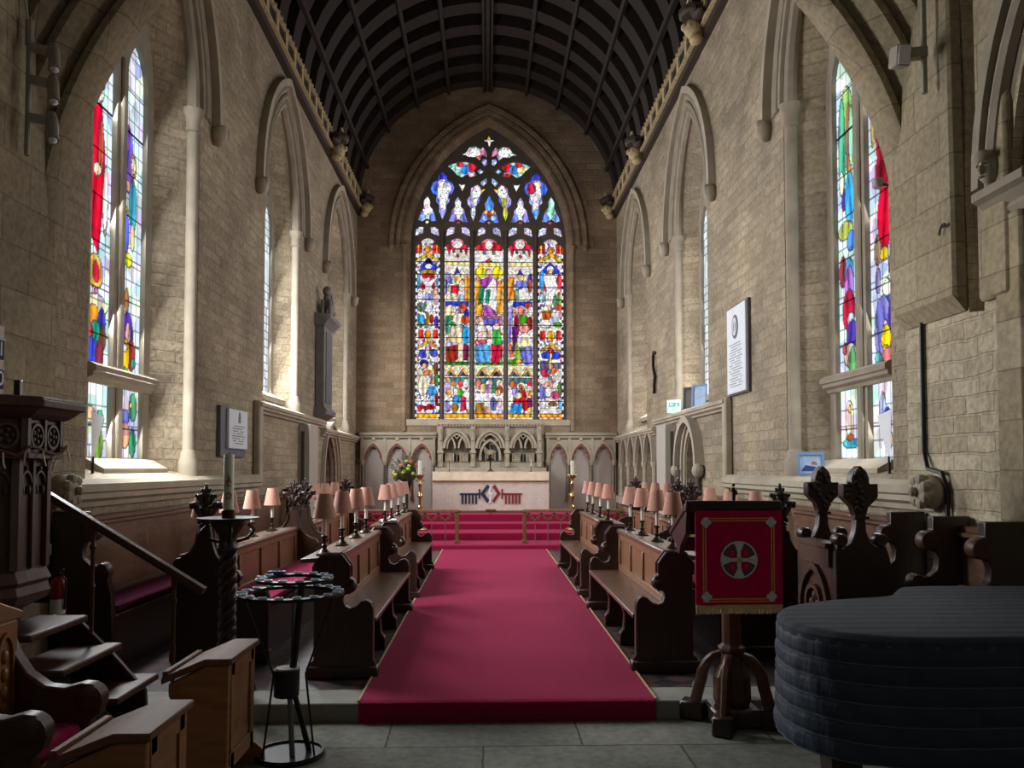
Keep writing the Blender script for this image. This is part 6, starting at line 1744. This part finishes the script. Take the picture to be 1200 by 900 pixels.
MB().bar(ex0 + Vector((-.235, 0, .15)), ex0 + Vector((-.045, 0, .15)), .05, .05).bar(ex0 + Vector((-.235, 0, -.012)), ex0 + Vector((.02, 0, -.012)), .06, .02).build('bracket', 'iron', t)
t = thing('notice', 'small green notice pinned on the wall behind the pulpit', 'notice', tuple(mpL(5.84, 1.0, 0)), world=True)
MB().mbox(mpL, 5.78, 5.92, .98, 1.13, 0, .006).build('sheet', 'green', t)
mb = MB()
for k in range(4): mb.mbox(mpL, 5.80, 5.80 + .09 - .015 * (k % 2), 1.095 - k * .03, 1.103 - k * .03, .006, .008)
mb.build('printed_lines', 'white', t, smooth=0)
t = thing('switch_box', 'pale double switch box on the wall under the green notice', 'switch', tuple(mpL(5.86, .9, 0)), world=True)
MB().mbox(mpL, 5.78, 5.90, .88, .965, 0, .035).build('box', 'grey', t, bevel=.006)
MB().mbox(mpL, 5.91, 5.94, .88, .96, 0, .03).build('side_box', 'white', t, bevel=.004)
MB().mbox(mpL, 5.82, 5.85, .905, .94, .035, .043).build('rocker', 'white', t)
t = thing('hymn_board', 'wooden hymn board at the left edge showing numerals 1 and 0', 'board', tuple(mpL(5.05, 1.95, 0)), world=True)
MB().mbox(mpL, 4.95, 5.32, 1.85, 2.42, 0, .025).build('board', 'desk', t, bevel=.004)
for z0, chs in ((2.20, '21'), (2.01, '40')):
    for j, ch in enumerate(chs):
        u0 = 5.152 + .085 * (j - 1)
        c = MB().mbox(mpL, u0 + .08, u0 + .155, z0, z0 + .125, .026, .032).build('number_card', 'navy', t)
        text_mesh('numeral', ch, .13, mpL(u0 + .1175, z0 + .0625, .035) - OFF[t.name], (R(90), 0, R(90)), 'white', c)
for z0 in (2.335, 2.145, 1.95):
    MB().mbox(mpL, 4.96, 5.315, z0 - .012, z0, .02, .035).build('slat', 'dark', t)

# ================================================================== PRAYER DESKS, CHAIR
def prayer_desk(xs, y0, y1, zt, lab, xl):
    t = thing('prayer_desk', lab, 'desk', ((xs + xl) / 2, (y0 + y1) / 2, NZ), world=True, group='oak prayer desks by the pulpit')
    mb = MB()
    P = [(xs + .015, zt - .03), (xs + .015, zt), (xs - .12, zt), (xl, zt - .09), (xl, zt - .125), (xs - .12, zt - .035)]
    mb.loft([[Vector((x, y, z)) for x, z in P] for y in (y0 - .02, y1 + .02)], True, True)
    mb.build('sloping_top', 'desktop', t, bevel=.005)
    MB().bar((xl + .02, y0 - .015, zt - .075), (xl + .02, y1 + .015, zt - .075), .03, .03).build('book_lip', 'desktop', t, bevel=.004)
    for ya, yb in ((y0, y0 + .035), (y1 - .035, y1)):
        Q = [(xs - .005, zt - .03), (xs - .12, zt - .035), (xl + .03, zt - .125), (xl + .03, zt - .19), (xl + .08, zt - .24), (xl + .09, NZ + .16), (xl + .03, NZ + .08), (xl + .01, NZ), (xs + .06, NZ), (xs + .05, NZ + .07), (xs - .01, NZ + .12)]
        MB().prism(Q, lambda u, v, d: Vector((u, d, v)), ya, yb).build('end_panel', 'desk', t, bevel=.006)
    mb = MB().box(xs - .03, xs - .012, y0 + .03, y1 - .03, NZ + .10, zt - .03)
    for (a, b) in ((y0 + .035, y0 + .09), (y1 - .09, y1 - .035)): mb.box(xs - .035, xs - .002, a, b, NZ + .10, zt - .03)
    mb.box(xs - .035, xs - .002, y0 + .03, y1 - .03, zt - .10, zt - .03); mb.box(xs - .035, xs - .002, y0 + .03, y1 - .03, NZ + .10, NZ + .18)
    mb.build('front_panel', 'desk', t, bevel=.003)
    MB().box(xl + .10, xs - .05, y0 + .03, y1 - .03, NZ + .22, NZ + .24).build('shelf', 'desk', t)
prayer_desk(-1.285, 4.14, 4.60, .55, 'oak prayer desk with a sloping top beside the votive candle stand', -1.62)
prayer_desk(-1.22, 3.0, 3.40, .55, 'oak prayer desk with a sloping top in front of the scroll-armed chair', -1.57)
t = thing('scroll_armchair', 'carved oak armchair with scrolled arms and a crimson seat at the lower left', 'chair', (-1.95, 3.42, NZ), world=True)
ARM = [(-2.16, .30), (-2.16, .80), (-2.10, .80), (-2.06, .70), (-2.00, .61), (-1.92, .555), (-1.84, .545), (-1.77, .565), (-1.72, .56), (-1.685, .525), (-1.675, .48), (-1.69, .43), (-1.73, .40), (-1.73, .30)]
for y in (3.17, 3.62):
    a = MB().prism(ARM, lambda u, v, d: Vector((u, d, v)), y, y + .075).build('arm', 'darkh', t, bevel=.016, seg=3, smooth=60)
    mb = MB().lathe([(0, -.01), (.04, -.01), (.062, .002), (.062, .073), (.04, .085), (0, .085)], (-1.738, y, .495), 16, ax='Y')
    mb.build('scroll', 'darkh', a)
    for x in (-1.76, -2.13):
        MB().lathe([(.03, NZ), (.035, NZ + .04), (.02, NZ + .07), (.03, NZ + .2), (.03, .30)], (x, y + .037, 0), 10).build('leg', 'darkh', t)
MB().box(-2.14, -2.06, 3.20, 3.66, .25, .84).prism([(3.16, .84), (3.16, .87), (3.30, .92), (3.43, .97), (3.56, .92), (3.70, .87), (3.70, .84)], lambda u, v, d: Vector((d, u, v)), -2.14, -2.06).build('back', 'desk', t, bevel=.008)
mb = MB()
mpB = lambda u, v, d: Vector((-2.06 + d, u, v))
for u in (3.3, 3.43, 3.56):
    mb.band(arc_pts(.055, .08, 6, u, .72), arc_pts(.04, .06, 6, u, .72), mpB, 0, .012); mb.mbox(mpB, u - .058, u - .045, .45, .72, 0, .012); mb.mbox(mpB, u + .045, u + .058, .45, .72, 0, .012)
    for k in range(4): mb.ball(mpB(u, .47 + .075 * k, .004), (.01, .022, .03), 6)
mb.band(ell(3.43, .875, .07, .035, 14), ell(3.43, .875, .055, .022, 14), mpB, 0, .012, True)
mb.build('carving', 'desk', t)
MB().box(-2.08, -1.74, 3.2, 3.66, .28, .34).build('seat_frame', 'darkh', t, bevel=.008)
mb = MB().box(-2.06, -1.75, 3.245, 3.615, .34, .405)
mb.build('seat_pad', 'cushion', t, bevel=.03, seg=3)

# ================================================================== CANDLE STANDS
t = thing('votive_stand', 'black iron two-tier votive candle stand with pale cups, beside the prayer desk', 'candle stand', (-1.10, 4.62, NZ), world=True)
VX, VY = -1.11, 4.66
MB().lathe([(.0, .0), (.19, .0), (.195, .012), (.19, .03), (.18, .03), (.18, .018), (0, .018)], (VX, VY, NZ), 28).build('base_tray', 'iron', t)
for rr_, z, dx, n in ((.285, .785, 0, 18), (.205, .865, .02, 13)):
    mb = MB(); N2 = 32
    pr = [(rr_ - .045, z), (rr_ + .01, z), (rr_ + .01, z + .016), (rr_ - .045, z + .016)]
    mb.loft([[Vector((VX + dx + r * math.cos(2 * PI * k / N2), VY + r * math.sin(2 * PI * k / N2), zz)) for k in range(N2)] for r, zz in pr + pr[:1]], True)
    ring = mb.build('ring_tray', 'iron', t)
    for k in range(n):
        a = 2 * PI * (k + .5) / n; p = (VX + dx + (rr_ - .017) * math.cos(a), VY + (rr_ - .017) * math.sin(a), z + .016)
        MB().lathe([(.0, -.004), (.023, -.004), (.024, .010), (.020, .010), (.018, .004), (0, .004)], p, 12).build('candle_cup', 'cup', ring)
for a in (100, 220, 340):
    d = Vector((math.cos(R(a)), math.sin(R(a)), 0)); c = Vector((VX, VY, 0))
    MB().tube([c + d * .27 + Vector((0, 0, .78)), c + d * .10 + Vector((0, 0, .35)), c + d * .16 + Vector((0, 0, NZ + .02))], .006, 6).build('strut', 'iron', t)
MB().tube([(VX + .06, VY, .86), (VX + .03, VY, .5), (VX, VY, .26)], .02, 8).build('stem', 'iron', t)
for q, m_ in ((0, 'steel'), (1, 'iron')):
    MB().tube([(VX, VY - .02 + .04 * q, .30), (VX + .03 + .07 * q, VY - .06 + .1 * q, NZ + .02)], .016, 8).build('leg', m_, t)
b = thing('bucket', 'black bucket with a pale lid set inside the legs of the votive stand', 'bucket', (VX - .02, VY + .0, .22), world=True)
MB().lathe([(.0, .0), (.07, .0), (.075, .15), (.07, .155), (.065, .15), (0, .15)], (VX - .02, VY, .22), 16).build('bucket', 'black', b)
MB().lathe([(0, .148), (.062, .148), (.06, .158), (0, .16)], (VX - .02, VY, .22), 16).build('lid', 'grey', b)
t = thing('match_packet', 'small blue packet lying on the upper ring of the votive stand', 'packet', (VX - .12, VY + .15, .883))
M['royal'] = mat('royal_blue', '#2a35a0', .5, .1, 8, 0)
MB().box(-.05, .05, -.03, .03, 0, .018).build('packet', 'royal', t, bevel=.003)
MB().box(-.03, .03, -.02, .02, .018, .0185).build('paper_band', 'navy', t)

t = thing('paschal_candle_stand', 'dark carved candle stand with a spiral-twisted column', 'candle stand', (-1.77, 5.62, 0))
mb = MB(); rg = []
for j in range(90):
    z = .12 + .83 * j / 89; tw = j * .17
    rg.append([Vector(((.052 + .012 * math.cos(5 * (2 * PI * k / 32))) * math.cos(2 * PI * k / 32 + tw), (.052 + .012 * math.cos(5 * (2 * PI * k / 32))) * math.sin(2 * PI * k / 32 + tw), z)) for k in range(32)])
mb.loft(rg, True, True); mb.build('twisted_column', 'dark', t, smooth=60)
MB().lathe([(.20, 0), (.20, .04), (.15, .06), (.08, .09), (.07, .13)], n=8).build('foot', 'dark', t, bevel=.006)
MB().lathe([(.06, .94), (.075, .96), (.06, .99), (.06, 1.04), (.10, 1.10), (.12, 1.13), (.12, 1.145), (.05, 1.15)], n=16).build('capital', 'dark', t)
MB().lathe([(.0, 1.145), (.10, 1.145), (.205, 1.155), (.205, 1.165), (.1, 1.16), (0, 1.16)], n=24).build('drip_tray', 'iron', t)
MB().lathe([(.045, 1.155), (.045, 1.215), (.04, 1.22), (.036, 1.215)], n=14).build('socket', 'bronze', t)
for k in range(4):
    a = k * PI / 2 + .4
    MB().tube([(.06 * math.cos(a), .06 * math.sin(a), 1.0), (.13 * math.cos(a), .13 * math.sin(a), 1.02), (.17 * math.cos(a), .17 * math.sin(a), 1.08), (.13 * math.cos(a), .13 * math.sin(a), 1.12)], .012, 6).build('scroll_bracket', 'iron', t)
t = thing('paschal_candle', 'tall pale green-white paschal candle marked with Alpha and Omega', 'candle', (-1.77, 5.62, 1.18))
MB().lathe([(.034, .0), (.034, .41), (.030, .418), (.012, .412)], n=20).build('wax', 'wax', t)
MB().tube([(0, 0, .41), (.002, 0, .43)], .003, 5).build('wick', 'black', t)
for ch, z in (('\u0391', .24), ('\u03A9', .13)):
    text_mesh('letter', ch, .062, (.010, -.0325, z), (R(90), 0, R(17)), 'waxink', t, .004)
mb = MB().bar((-.02, -.036, .205), (.028, -.031, .205), .004, .006, up=(0, 1, 0)).bar((.006, -.036, .20), (.006, -.036, .29), .004, .005, up=(0, 1, 0))
mb.build('cross_mark', 'waxink', t)

# ================================================================== SPOTLIGHTS
t = thing('spotlight_bar', 'pale wall bar carrying three tubular spotlights, upper left', 'spotlight', tuple(mpL(5.46, 4.0, .1)), world=True)
M['bar'] = mat('pale_metal', '#8f8878', .5, .1, 10, .02, metal=.2)
MB().tube([mpL(5.46, 3.6, .06), mpL(5.46, 4.35, .06)], .018, 8).tube([mpL(5.46, 4.35, .06), mpL(5.46, 4.52, .06)], .028, 8).build('bar', 'bar', t)
for z in (4.34, 4.12, 3.86):
    a = MB().bar(mpL(5.46, z, .06), mpL(5.5, z - .01, .19), .05, .05).ball(mpL(5.5, z - .01, .19), .04, 8).build('arm', 'bar', t)
    p = mpL(5.5, z, .20); q = mpL(5.42, z - .17, .25)
    dd = (q - p).normalized()
    mb = MB().tube([p - dd * .06, p + dd * .0, q - dd * .02, q], [.025, .037, .037, .04], 12)
    mb.build('lamp_head', 'bar', a)
    MB().ball(q, (.03, .03, .02), 8).build('lens', 'white', a)
MB().tube([mpL(5.46, 4.5, .05), mpL(5.44, 4.62, .04), mpL(5.40, 4.8, .03), mpL(5.40, 5.2, .02)], .008, 6).build('lead', 'grey', t)
t = thing('spotlight_bar', 'short wall bar with one square spotlight, upper right by the broken respond', 'spotlight', tuple(mpR(5.33, 4.4, .15)), world=True)
MB().tube([mpR(5.33, 4.05, .18), mpR(5.33, 5.3, .18)], .02, 8).build('bar', 'bar', t)
a = MB().bar(mpR(5.33, 4.33, .16), mpR(5.36, 4.33, .28), .06, .07).build('arm', 'bar', t)
MB().bar(mpR(5.42, 4.33, .33), mpR(5.30, 4.30, .33), .10, .14).build('lamp_head', 'bar', a, bevel=.01)
MB().bar(mpR(5.30, 4.30, .33), mpR(5.295, 4.299, .33), .08, .12).build('lens', 'white', a)
t = thing('floodlight', 'small pale floodlight clipped to the edge of the near window, piano side', 'floodlight', tuple(mpR(6.25, 3.75, .04)), world=True)
MB().mbox(mpR, 6.22, 6.30, 3.72, 3.80, .02, .09).build('head', 'grey', t, bevel=.015)
MB().tube([mpR(6.2, 3.72, -.01), mpR(6.26, 3.76, .05)], .012, 6).build('bracket', 'iron', t)
